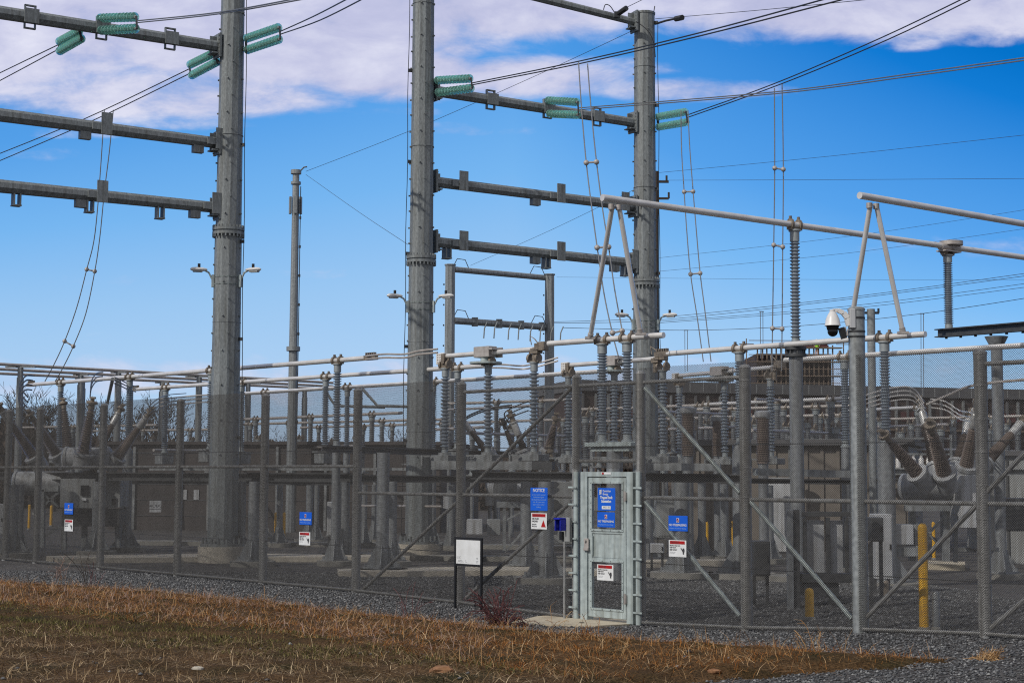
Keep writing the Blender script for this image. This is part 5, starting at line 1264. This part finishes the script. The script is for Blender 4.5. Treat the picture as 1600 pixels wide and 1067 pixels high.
for nm, wh, lst, Y in EXTRA:
    for i, (px, yt) in enumerate(lst):
        Yk = Y + (i % 3) * 3; p = at(px, yt, Yk); L_ = 1.5 * (.75 if i % 2 else .95)
        put(I_rear, (p.x, p.y, p.z - L_ * 1.08), FRZ, f'{nth(i, "small far insulator")} {wh}', sc=L_ / 1.5)
        t = thing('thin_support', f'{nth(i, "thin far support")} {wh}', 'post', (p.x, p.y, 0)); MB().cyl((0, 0, 0), (0, 0, p.z - L_ * 1.08 - .06), .07, n=8).build('shaft', 'column_steel', t); MB().box((0, 0, p.z - L_ * 1.08 - .03), (.5, .3, .055), FRZ).build('head_plate', 'beam_light', t)
        if i % 2: MB().box((.0, -.16, 1.2), (.34, .22, .45), bevel=.01).build('mechanism_box', 'cabinet_grey' if i % 4 == 1 else 'cabinet_white', t)
for i, (x0, y0, x1, y1, Y0, Y1, r_, l) in enumerate(((640, 673, 760, 667, 56, 50, .05, 'thin rear pipe between middle tower and switch'), (700, 640, 830, 634, 60, 50, .045, 'thin upper rear pipe left of the gate'), (720, 676, 900, 682, 50, 60, .05, 'rear pipe descending right, left of the gate'), (1004, 642, 1130, 647, 46, 56, .05, 'rear pipe descending right of the gate post'),
   (1010, 672, 1150, 667, 56, 48, .045, 'thin low rear pipe right of the gate'), (1100, 690, 1230, 694, 48, 56, .05, 'low rear pipe passing the corner post'), (1175, 672, 1330, 678, 46, 56, .05, 'rear pipe left of the camera pole'), (1180, 624, 1330, 628, 50, 60, .045, 'upper rear pipe left of the camera pole'),
   (1350, 668, 1480, 663, 54, 48, .045, 'rear pipe behind the right breaker bushings'), (1380, 700, 1600, 706, 46, 56, .05, 'low rear pipe behind the right breaker'), (560, 790, 690, 791, 44, 40, .03, 'thin low conduit left of the notice stand'), (240, 703, 420, 706, 56, 64, .05, 'rear pipe behind the left tower'), (420, 700, 560, 697, 64, 58, .05, 'rear pipe behind the slim mast'))):
    pipe(l, at(x0, y0, Y0), at(x1, y1, Y1), r_, 'aluminium_dull', 'rear_pipe')
# high thin pipes crossing at the far left with their supports
for i, (y0, y1) in enumerate(((569, 593), (577, 598.5), (584, 603))):
    a, b = atz(-60, y0 - 3.5, 6.9), atz(520, y1 + 5, 6.9)
    pipe(f'{["topmost", "middle", "lowest"][i]} of the three thin dark bus pipes crossing at the far left', a, b, .07, 'aluminium_dull', 'high_bus_pipe')
    for j, px in enumerate(((27, 181, 308), (122, 200, 385), (125, 250, 474))[i]):
        p = onp(Vector((a.x, a.y, 0)), Vector((b.x, b.y, 0)), px)
        t = thing('bus_support_post', f'{nth(j, "tall support post")} under the {["topmost", "middle", "lowest"][i]} thin high pipe', 'post', (p.x, p.y, 0))
        MB().cyl((0, 0, 0), (0, 0, 6.9 - .55), .16, n=10).build('shaft', 'galvanized', t); m = MB(); m.cyl((0, 0, 6.35), (0, 0, 6.8), .13, n=10); m.box((0, 0, 6.82), (1.3 if (i, j) in ((0, 0), (0, 2), (1, 2)) else .7, .2, .06)); m.build('head', 'galvanized', t)
# slanting pipe braces of the high frame behind fence posts
for i, (p0, p1, l) in enumerate((((506, 607), (524, 634), 'slanting pipe left of the first braced post'), ((566, 607), (590, 634), 'slanting pipe right of the first braced post'), ((168, 629), (176, 592), 'steep slanting pipe at the far left'))):
    a, b = at(*p0, 52), at(*p1, 52 if i < 2 else 44); c = b + Vector((1.6, .3, -.02)); m = MB().tube([a, b] + ([c] if i < 2 else []), .05, 8); o = m.build('pipe_brace', 'galvanized', origin=a); tag(o, l, 'pipe')

# brown instrument cylinders
def ctrans(label, px, ytop, ybot, Y, w):
    p = at(px, ytop, Y); zb = at(px, ybot, Y).z; t = thing('instrument_transformer', label, 'transformer', (p.x, p.y, zb)); h = p.z - zb; n = 24; s = h * .9 / n; prof = [(0, w * .42)]
    for i in range(n): q = h * .04 + i * s; prof += [(q, w * .42), (q + .4 * s, w * .5), (q + .6 * s, w * .5), (q + .8 * s, w * .42)]
    MB().lathe((0, 0, 0), (0, 0, 1), prof, 16).build('bushing', 'porcelain_brown', t)
    MB().lathe((0, 0, h * .95), (0, 0, 9), [(0, w * .55), (.06, w * .6), (.12, w * .6), (.16, w * .3)], 14).build('cap', 'tank_grey', t)
    MB().cyl((0, 0, -zb), (0, 0, -.002), w * .35, n=12).build('stand', 'column_steel', t)
ctrans('brown instrument transformer behind the upper brace right of the gate', 1075, 642, 712, 38, .34); ctrans('brown instrument transformer left of the stout bluish column', 1192, 648, 724, 38, .34)
ctrans('brown instrument transformer behind the corner post', 1165, 655, 716, 44, .3); ctrans('narrow dark instrument transformer behind the panel right of the gate', 1120, 655, 712, 44, .28)
# rack of capacitor cans
ca_ = at(1236, 733, 46); t = thing('capacitor_bank', 'rack of small white capacitor cans between stout column and camera pole', 'capacitor bank', ca_, 0)
m = MB(); 
for z in (0, .42, .85): m.box((.95, .3, z), (2.0, .7, .05))
for x in (-.05, 1.95): m.box((x, -.02, .3), (.06, .06, 1.3))
m.build('rack', 'beam_light', t)
for k in range(9): 
    MB().lathe((.08 + k * .21, 0, .03), (.08 + k * .21, 0, 2), [(0, .07), (.26, .07), (.3, .04), (.36, .05), (.37, .02)], 10).build('can', 'white_plastic', t)
c2 = dup(t, at(1375, 733, 44), 0, 'rack of small white capacitor cans right of the camera pole'); 

# ---------------------------------------------------------------- cabinets and boxes at right, bollards
def cabinet(name, label, cat, x0, y0, x1, y1, Y, dep, m, rz=0, leg=None):
    a, b = at(x0, y0, Y), at(x1, y1, Y); t = thing(name, label, cat, ((a.x + b.x) / 2, Y, 0), rz); h = a.z - b.z
    MB().box((0, dep / 2, (a.z + b.z) / 2), (b.x - a.x, dep, h), bevel=.012).build('body', m, t)
    d = MB(); d.box((0, -.008, (a.z + b.z) / 2), ((b.x - a.x) * .88, .014, h * .9), bevel=.004); d.build('door', m, t)
    d = MB(); d.box(((b.x - a.x) * .34, -.028, (a.z + b.z) / 2), (.025, .024, .09)); d.build('handle', 'black', t)
    if b.z > .1:
        l = MB(); w = (b.x - a.x)
        for sx_ in (-1, 1): l.box((sx_ * w * .4, dep / 2, b.z / 2), (.05, .05, b.z - .004))
        l.build('legs', 'beam_steel', t)
    return t
cabinet('cabinet', 'tall white cabinet right of the camera pole', 'cabinet', 1368, 803, 1396, 905, 27, .5, 'cabinet_white')
cabinet('junction_box', 'dark grey wall box hung beside the camera pole', 'box', 1361, 808, 1381, 846, 24.5, .25, 'cabinet_dark')
cabinet('cabinet', 'white cabinet seen behind the blue sign at the middle left', 'cabinet', 511, 784, 526, 838, 46, .6, 'cabinet_white')
cabinet('cabinet', 'light grey control box near the right gate post', 'box', 1017, 849, 1038, 864, 36, .3, 'cabinet_white')
cabinet('cabinet', 'grey equipment cabinet behind the wide blue sign', 'cabinet', 1026, 775, 1062, 840, 40, .8, 'cabinet_grey')
cabinet('cabinet', 'pale cabinet cut by the left edge of the photo', 'cabinet', -20, 787, 7, 836, 44, .6, 'cabinet_white')
cabinet('cabinet', 'dark box with cables just right of the corner post', 'box', 1178, 845, 1204, 900, 26, .35, 'cabinet_dark')
cabinet('cabinet', 'low dark equipment cabinet at the right edge', 'cabinet', 1566, 778, 1640, 830, 34, .8, 'cabinet_dark')
# frame rack with white panels
Yr = 25.2; a0_ = at(1229, 798, Yr); t = thing('panel_rack', 'dark steel rack holding white panels in front of the stout column', 'rack', (a0_.x, Yr, 0)); O = Vector((a0_.x, Yr, 0))
def rb(x0, y0, x1, y1, d0, d1, nm, m):
    a, b = at(x0, y0, Yr) - O, at(x1, y1, Yr) - O; z1 = max(a.z, b.z); z0 = max(min(a.z, b.z), 0)
    return MB().box(((a.x + b.x) / 2, (d0 + d1) / 2, (z0 + z1) / 2), (b.x - a.x, d1 - d0, z1 - z0), bevel=.004).build(nm, m, t)
rb(1230, 796, 1241, 972, 0, .12, 'upright', 'column_steel'); rb(1241.5, 796, 1252, 972, .05, .3, 'upright', 'beam_steel')
rb(1254, 799, 1337, 807, 0, .1, 'crossbar', 'beam_steel'); rb(1254, 896, 1337, 910, -.02, .4, 'shelf', 'beam_steel')
rb(1256, 808, 1261, 895, 0, .1, 'upright', 'cabinet_dark'); rb(1292, 808, 1298, 895, 0, .1, 'upright', 'cabinet_dark'); rb(1321, 808, 1327, 895, 0, .1, 'upright', 'cabinet_dark')
rb(1262, 813, 1291, 895.5, .11, .16, 'panel', 'cabinet_white'); rb(1299, 813, 1320, 895.5, .11, .16, 'panel', 'cabinet_white'); rb(1328, 813, 1336, 895.5, .11, .16, 'panel', 'cabinet_white')
rb(1258, 911, 1312, 932, .05, .45, 'lower_box', 'cabinet_dark'); rb(1298, 932, 1303, 975, .1, .16, 'conduit', 'cabinet_dark'); rb(1309, 932, 1318, 975, .1, .2, 'conduit', 'cabinet_dark')
def bollard(label, px, ytop, ybot, w, m='yellow', name='bollard', sleeve=True):
    g = gp(px, ybot) if ybot > 900 else atz(px, ybot, 0); h = at(px, ytop, g.y).z - g.z; r = w / 2 / F * g.y
    t = thing(name, label, 'bollard', g); MB().lathe((0, 0, -.05), (0, 0, 9), [(0, r), (h - r + .05, r)] + [(h - r + .05 + r * math.sin(a), r * math.cos(a)) for a in (.4, .8, 1.2, 1.5)], 20).build('post', m, t)
    MB().lathe((0, 0, 0), (0, 0, 1), [(0, r * 1.5), (.04, r * 1.4), (.05, r)], 16).build('collar', 'concrete_grey', t)
    return t
bollard('tall near yellow bollard behind the right fence panel', 1444, 817, 985, 14.5)
bollard('thin distant yellow bollard just right of the tall near one', 1459.5, 815, 874, 5.5)
bollard('yellow bollard under the rack with white panels', 1265, 918, 968, 14)
bollard('yellow bollard right of the wide blue sign', 1104, 815, 868, 6.5)
bollard('very thin far yellow bollard left of the corner post', 1144.5, 814, 864, 2.5)
bollard('left yellow bollard of the pair behind the middle left panel', 430.5, 800, 843, 4.5); bollard('right yellow bollard of the pair behind the middle left panel', 443.5, 800, 843, 4.5)
bollard('left yellow bollard at the far left behind the fence', 45, 788, 827, 4); bollard('right yellow bollard at the far left behind the fence', 79.5, 789, 822, 4.5)
bollard('short yellow bollard behind the card reader', 858.5, 836, 862, 5)
bollard('short grey steel post beside the tall yellow bollard', 1463, 922, 985, 11, 'column_steel', 'short_post')
bollard('short brown pipe stub behind the camera pole', 1385, 906, 938, 10, 'fitting_bronze', 'short_post')

# ================================================================ BUILDINGS
def wallrun(name, label, p0, Y0, p1, Y1, zt, dep, m, parts):
    a = at(p0, 745, Y0); b = at(p1, 745, Y1); rz = math.atan2(b.y - a.y, b.x - a.x); L = (b.to_2d() - a.to_2d()).length
    t = thing(name, label, 'building', (a.x, a.y, 0), rz)
    parts(t, L)
    MB().box((L / 2, dep / 2, zt / 2), (L, dep, zt)).build('wall', m, t)
    return t, L
def brick_parts(t, L):
    MB().box((L / 2, 4, 3.32), (L + .3, 8.3, .12)).build('roof', 'brick', t)
    for x in np.linspace(.08, .95, 7): MB().box((L * x, -.05, 1.6), (.10, .08, 3.15)).build('downpipe', 'beam_light', t)
    m = MB()
    for z in (.55, 1.15, 1.75, 2.35, 2.95): m.box((L / 2, -.012, z), (L, .02, .025))
    m.build('course_lines', 'far_grey', t)
    d = MB().box((L * .34, -.03, 1.05), (.95, .06, 2.1)).build('door', 'cabinet_grey', t); MB().box((.38 + L * .34, -.075, 1.0), (.04, .03, .14)).build('handle', 'black', d)
    MB().box((L * .34, -.05, 2.2), (1.15, .1, .1)).build('lintel', 'beam_light', t)
    for dx in (-.5, -.9): MB().box((L * .34 + dx * 1.2 - .3, -.03, 1.35), (.2, .02, .38)).build('notice_plate', 'cabinet_white', t)
bk, LB = wallrun('control_house', 'low dark brick control house behind the left steelwork', 170, 62, 690, 60, 3.25, 8, 'brick', brick_parts)
a = at(234, 782, 60.9); b = at(252, 800, 60.9); t = thing('wall_sign', 'pale sign reading AC/DC on the dark brick control house', 'sign', ((a.x + b.x) / 2, 60.9, (a.z + b.z) / 2)); w = b.x - a.x; h = a.z - b.z
MB().box((0, 0, 0), (w, .04, h)).build('board', 'cabinet_white', t); text('lettering', 'AC/DC', h * .36, 'sign_ink', t, (0, -.03, -h * .05), 'CENTER', .9); text('lettering', 'CAUTION', h * .16, 'faded_ink', t, (0, -.03, h * .3), 'CENTER', .9); MB().box((0, -.028, -h * .2), (w * .96, .01, h * .03)).build('line', 'sign_ink', t)
def tan_parts(t, L):
    m = MB()
    for x in np.arange(.3, L, .45): m.box((x, -.03, 1.5), (.09, .06, 2.9))
    m.build('ribs', 'tan_metal', t)
    MB().box((L / 2, 2.5, 3.1), (L + .4, 5.5, .16)).build('roof', 'far_grey', t)
    d = MB().box((L * .45, -.08, 1.05), (1.0, .06, 2.1)).build('door', 'cabinet_white', t); MB().box((L * .45 + .4, -.12, 1.0), (.04, .03, .14)).build('handle', 'black', d)
wallrun('metal_shed', 'tan ribbed metal building behind the fence right of the gate', 1075, 47, 1420, 45, 3.0, 5, 'tan_metal', tan_parts)
def grey_parts(t, L):
    MB().box((L / 2, 1.5, 2.72), (L + .2, 3.3, .12)).build('roof', 'far_grey', t)
    for x in np.linspace(.1, .9, 6): MB().box((L * x, -.03, 1.3), (.06, .05, 2.5)).build('panel_joint', 'cabinet_dark', t)
    MB().box((L * .6, -.02, 1.6), (1.0, .03, .8)).build('hatch', 'fitting_bronze', t)
wallrun('switchgear_house', 'grey metal switchgear enclosure at the right edge', 1555, 40, 1760, 38, 2.66, 3, 'cabinet_grey', grey_parts)

# far hall with a light parapet, and the scaffolded block on top of the horizon
def hall():
    Y0, Y1 = 145, 160; a = at(900, 745, Y0); b = at(1700, 745, Y1); rz = math.atan2(b.y - a.y, b.x - a.x); L = (b.to_2d() - a.to_2d()).length
    t = thing('long_hall', 'long dark brown hall under construction behind the right half of the yard', 'building', (a.x, a.y, 0), rz)
    zt = at(1330, 603, 153).z
    MB().box((L / 2, 6, (zt - 1) / 2), (L, 12, zt - 1)).build('wall', 'far_brown', t)
    MB().box((L / 2, 5.9, zt - .5), (L + .3, 12.3, 1.0)).build('parapet', 'far_grey', t)
    for k in range(44): MB().box((L * (k + .5) / 44, -.15, zt / 2 - .6), (.16, .28, zt - 1.3)).build('column', 'beam_light' if k % 3 else 'far_grey', t)
    for k in range(30): MB().box((L * ((k * .377) % 1), -.3, zt * (.25 + .5 * ((k * .61) % 1))), (1.2 + 2 * ((k * .29) % 1), .12, .12)).build('scaffold_tube', 'scaffold', t)
    for k in range(40): MB().box((L * (k + .2) / 40, -.12, zt - .5), (.08, .3, .8)).build('parapet_joint', 'cabinet_grey', t)
    m = MB()
    for z in (zt * .35, zt * .62): m.box((L / 2, -.1, z), (L, .18, .2))
    m.build('girt', 'scaffold', t)
    for k in range(8): MB().box((L * (k * .12 + .06), -.04, zt * .2), (2.2, .1, zt * .22)).build('opening', 'black', t)
    for k in range(9): MB().box((L * (k * .105 + .1), -.06, zt * .74), (1.4, .1, .9)).build('red_panel', 'sign_red' if False else 'red_twig', t)
hall()
def scaffold():
    Y = 175; a = at(1184, 745, Y); b = at(1302, 745, Y); w = b.x - a.x; H_ = at(1240, 544, Y).z
    t = thing('scaffolded_building', 'dark concrete building shell wrapped in scaffolding above the far hall', 'building', (a.x, Y, 0))
    MB().box((w / 2, 6, H_ / 2 - .3), (w, 11.4, H_ - .6)).build('core', 'far_brown', t)
    nb = 16
    for k in range(nb + 1): MB().box((w * k / nb, -.5, H_ / 2), (.14, .14, H_ + .6)).build('standard', 'scaffold', t)
    for j in range(7):
        z = H_ - j * 1.55
        MB().box((w / 2, -.5, z), (w + 2, .9, .12)).build('deck', 'scaffold', t)
        MB().box((w / 2, -.98, z + .75), (w + 2, .06, .08)).build('guard_rail', 'scaffold', t)
    for j in range(3): MB().box((w * .55, -.2, H_ - 1.1 - j * 1.55 * 2), (w * .8, .1, .6)).build('edge_board', 'far_grey', t)
    MB().box((w * .62, -.6, H_ + .25), (w * .62, .1, .5)).build('edge_board', 'red_twig', t)
    for sx_ in (-1.2, w + 1.2):
        for z in np.arange(H_ - 6, H_ + 1, 1.6): MB().box((sx_, -.5, z), (1.6, .08, .08)).build('outrigger', 'scaffold', t)
        MB().box((sx_, -.5, H_ - 3), (.1, .1, 8)).build('standard', 'scaffold', t)
    # worker
    p = at(1276, 549, Y - .6); wk = thing('person', 'worker in a yellow-green high visibility jacket on top of the scaffolding', 'person', (p.x, Y - .7, H_ - .95))
    wk_v = [(0, 0, .92), (0, 0, 1.2), (0, 0, 1.45), (0, 0, 1.58), (0, -.02, 1.74), (-.1, 0, .5), (-.1, 0, .05), (.1, 0, .5), (.12, 0, .05), (-.2, 0, 1.4), (-.32, -.12, 1.15), (-.22, -.32, 1.05), (.2, 0, 1.4), (.34, -.1, 1.16), (.25, -.3, 1.1)]
    wk_e = [(0, 1), (1, 2), (2, 3), (3, 4), (0, 5), (5, 6), (0, 7), (7, 8), (2, 9), (9, 10), (10, 11), (2, 12), (12, 13), (13, 14)]
    rad = [.15, .15, .15, .06, .11, .085, .06, .085, .06, .07, .05, .04, .07, .05, .04]
    me = bpy.data.meshes.new('body'); me.from_pydata(wk_v, wk_e, []); me.materials.append(MT['skin']); o = bpy.data.objects.new('body', me); COL.objects.link(o); o.parent = wk
    o.modifiers.new('skin', 'SKIN'); 
    for v, r in zip(me.skin_vertices[0].data if me.skin_vertices else [], rad): v.radius = (r, r)
    if not me.skin_vertices:
        me.attributes
    o.modifiers.new('sub', 'SUBSURF').render_levels = 1
    MB().lathe((0, 0, .85), (0, 0, 2), [(0, .21), (.2, .19), (.5, .23), (.64, .12), (.66, .05)], 14).build('jacket', 'hivis', wk)
    MB().sphere((0, -.02, 1.8), .14, 10, (1, 1, .8)).build('helmet', 'sign_white', wk)
scaffold()

# ================================================================ TREES, WEEDS
def tree_mesh(h, seed, spread=.55, lv=5):
    rd = random.Random(seed); trunk = MB(); tw = MB()
    def grow(p, d, L, r, k):
        m = trunk if k <= 1 else tw; n = 3; pts = [p]
        for i in range(n):
            d = (d + Vector((rd.uniform(-.18, .18), rd.uniform(-.18, .18), rd.uniform(-.05, .14)))).normalized(); p = p + d * L / n; pts.append(p)
        r2 = r * .62
        for i in range(n): m.cyl(pts[i], pts[i + 1], max(r - (r - r2) * i / n, .012), max(r - (r - r2) * (i + 1) / n, .011), 5 if k < 2 else 3)
        if k >= lv: return
        for j in range(rd.choice((2, 3, 3, 4)) if k else 5):
            q = pts[rd.choice((1, 2, 3, 3))] if k else p.lerp(pts[1], rd.uniform(0, .8))
            a = rd.uniform(0, 6.28); s = spread * rd.uniform(.7, 1.4)
            nd_ = (d + Vector((math.cos(a) * s, math.sin(a) * s, rd.uniform(-.1, .35)))).normalized(); grow(q, nd_, L * rd.uniform(.55, .78), r2 * .75, k + 1)
    grow(Vector((0, 0, 0)), Vector((0, 0, 1)), h * .36, h * .022, 0)
    return trunk, tw
TP = []
for s in range(3):
    t = thing('bare_tree', 'x', 'tree'); tr, tw = tree_mesh(8, 20 + s); tr.build('trunk', 'bark', t); tw.build('crown', 'twig', t, smooth=False); TP.append(t)
tl = [(12, 604, 95, 'bare tree at the extreme left edge'), (50, 600, 100, 'bare tree behind the black cable loops at left'), (85, 610, 92, 'bare tree behind the first grey insulator'), (112, 606, 98, 'bare tree left of the upright brown bushing'), (148, 608, 104, 'bare tree right behind the upright brown bushing'), (178, 618, 96, 'lower bare tree left of the second insulator'),
      (226, 606, 90, 'bare tree right of the second insulator'), (250, 616, 100, 'bare tree behind the leaning right bushing'), (283, 626, 105, 'bare tree behind the second fence post'), (305, 645, 110, 'small bare tree left of the left tower'), (380, 668, 118, 'small bare tree right of the left tower'), (430, 668, 118, 'small bare tree behind the slim mast, left'), (466, 664, 120, 'small bare tree behind the slim mast, right'),
      (500, 678, 124, 'small bare tree behind the second bus insulators'), (548, 680, 124, 'small bare tree behind the first braced post'), (600, 672, 122, 'small bare tree left of the middle tower'), (632, 664, 122, 'small bare tree touching the middle tower'), (745, 666, 126, 'small bare tree right of the middle tower behind the mesh'), (835, 668, 126, 'small bare tree behind the middle breaker')]
for i, (px, yt, Y, l) in enumerate(tl):
    p = at(px, 745, Y); h = at(px, yt, Y).z; pr = TP[i % 3]; sc = h / 7.6
    if pr not in used: used.add(pr); pr.location = (p.x, p.y, 0); pr.scale = (sc,) * 3; pr['label'] = l; pr['group'] = 'bare trees beyond the yard'; pr.rotation_euler[2] = i * 1.3
    else: dup(pr, (p.x, p.y, 0), i * 1.3, l, 'bare trees beyond the yard', (sc * 1.15, sc * 1.15, sc))
# brush mass under the trees
def brush():
    k = 70000; y = rng.uniform(100, 150, k); x = rng.uniform(-.36, .10, k) * y; hh = 1.9 + 1.4 * wob(x, y, .13, 3) + .9 * rng.random(k) + np.clip((-x / y - .15) * 12, 0, 2.5)
    z = rng.uniform(0, 1, k) ** .8 * hh; n = rng.normal(0, 1, (k, 3, 3)) * np.array([.22, .22, .35]); P = np.stack([x, y, z], 1)[:, None] + n
    P[..., 2] = np.maximum(P[..., 2], 0)
    i = np.arange(k)[:, None] * 3; o = npmesh('brushwood', P.reshape(-1, 3), i + np.array([[0, 1, 2]]), 'brushmat'); tag(o, 'dark brown leafless brushwood along the far side of the yard', 'brushwood', kind='stuff')
islandmat('brushmat', [(0, (.035, .026, .021)), (.6, (.07, .052, .042)), (1, (.12, .09, .07))])
brush()
# red-stemmed bush by the notice stand and thin weeds
def bush(label, px, py, h, n, m, seed, spread=.6, name='shrub', cat='shrub', r=.006, arch=.6):
    rd = random.Random(seed); g = gp(px, py); z, s = verge_z(np.array([g.x]), np.array([g.y])); t = MB()
    for k in range(n):
        a = rd.uniform(0, 6.28); L = h * rd.uniform(.4, 1.1); s = rd.uniform(.1, spread); p = Vector((rd.uniform(-.12, .12), rd.uniform(-.12, .12), 0)); d = Vector((math.cos(a) * s, math.sin(a) * s, 1)).normalized(); pts = [p]
        for i in range(7):
            d = (d + Vector((math.cos(a) * arch * .22 * s + rd.uniform(-.12, .12), math.sin(a) * arch * .22 * s + rd.uniform(-.12, .12), -.13 * arch * i * s + rd.uniform(-.08, .08)))).normalized(); p = p + d * L / 7; p.z = max(p.z, .01); pts.append(p)
            if i > 1 and rd.random() < .7:
                q = p + Vector((rd.uniform(-.1, .1), rd.uniform(-.1, .1), rd.uniform(-.04, .09))); t.cyl(p, q, r * .6, r * .3, 3)
        t.tube(pts, r, 4)
    o = t.build(name, m, origin=(g.x, g.y, float(z[0]) - .01), smooth=False, local=True); return tag(o, label, cat)
bush('tangled dark red shrub growing beside the white notice stand', 778, 977, .66, 60, 'red_twig', 3, .9, r=.006)
bush('arching red shoots right of the dark red shrub', 812, 977, .42, 12, 'red_twig', 5, 1.3, arch=1.2)
bush('thin reddish weed on the gravel left of the notice stand', 640, 965, .55, 9, 'red_twig', 8, .5, 'weed', 'weed', .004)
bush('tall thin dark weed stalks near the left fence posts', 132, 917, .75, 6, 'twig', 9, .25, 'weed', 'weed', .005)
bush('second clump of tall dark weed stalks near the left fence posts', 147, 918, .6, 5, 'red_twig', 10, .25, 'weed', 'weed', .004)
bush('single dark weed stalk at the far left of the verge', 47, 942, .55, 3, 'twig', 12, .2, 'weed', 'weed', .004)
bush('pale bent weed at the edge of the concrete slab', 868, 978, .35, 5, 'grass_tan', 14, .6, 'weed', 'weed', .004)
bush('brown upright weed in front of the concrete slab', 921, 992, .38, 4, 'grass_orange', 15, .35, 'weed', 'weed', .004)
bush('pale weeds on the gravel edge towards the right', 1262, 1016, .4, 9, 'grass_tan', 16, .7, 'weed', 'weed', .004)
bush('tan tuft of dead grass alone on the gravel at right', 1545, 1030, .16, 60, 'grass_tan', 17, 1.6, 'grass_tuft', 'grass', .004)
bush('pale dry weeds at the left fence foot', 95, 905, .5, 16, 'grass_pinkish', 18, .7, 'weed', 'weed', .004)
# stones and small rocks
for px, py, s, l in ((308, 1062, .05, 'pale angular rock at the bottom left'), (690, 1063, .11, 'flat orange-brown rock at the bottom centre'), (1115, 1058, .06, 'small orange clod at the bottom right')):
    g = gp(px, py); z, _ = verge_z(np.array([g.x]), np.array([g.y])); m = MB().sphere((0, 0, 0), s, 9, (1.3, .9, .5), 5)
    m.v = [tuple(Vector(v) * random.uniform(.85, 1.12)) for v in m.v]; o = m.build('rock', 'concrete' if s != .11 and s != .06 else 'rockmat', origin=(g.x, g.y, float(z[0]) + .015), smooth=False, local=True); tag(o, l, 'rock')
for o in list(S.objects):
    if o.parent is None and o.type in ('EMPTY', 'MESH') and 'label' in o and 'kind' not in o: o['kind'] = 'thing'
GROUPS = {'steel_column': 'steel columns carrying buses and beams', 'post_insulator': 'upright ribbed insulators', 'bollard': 'yellow bollards', 'thin_support': 'thin supports in the far rows', 'bus_pipe': 'aluminium bus pipes', 'rear_bus_pipe': 'bus pipes of the rear rows', 'rear_pipe': 'thin pipes of the rear rows',
 'transmission_tower': 'tall steel towers', 'cross_arm': 'cross arms of the towers', 'flood_light': 'flood lights on the towers', 'insulator_string': 'double glass insulator strings', 'no_trespassing_sign': 'blue no trespassing signs', 'danger_sign': 'danger signs with red headers', 'pedestal': 'steel pedestals under insulators', 'disconnect_switch': 'disconnect switches',
 'switch_base': 'bearing bases of the disconnect switches', 'a_frame': 'A shaped pipe frames', 'cable_spacer': 'spacers between dropper cables', 'flexible_connector': 'flexible connectors', 'steel_beam': 'steel beams behind the fence', 'circuit_breaker': 'circuit breakers', 'instrument_transformer': 'brown instrument transformers', 'bus_support_post': 'support posts of the high thin pipes', 'high_bus_pipe': 'high thin bus pipes', 'concrete_slab': 'concrete slabs and kerbs in the yard', 'weed': 'dry weeds', 'rock': 'loose rocks on the verge', 'cabinet': 'equipment cabinets', 'terminal_clamp': 'terminal clamps of the buses', 'capacitor_bank': 'racks of capacitor cans', 'far_frame_post': 'posts of the far gantry', 'far_frame_beam': 'beams of the far gantry'}
for o in list(S.objects):
    if o.parent is None and 'label' in o and 'group' not in o:
        b = o.name.split('.')[0]
        if b in GROUPS: o['group'] = GROUPS[b]
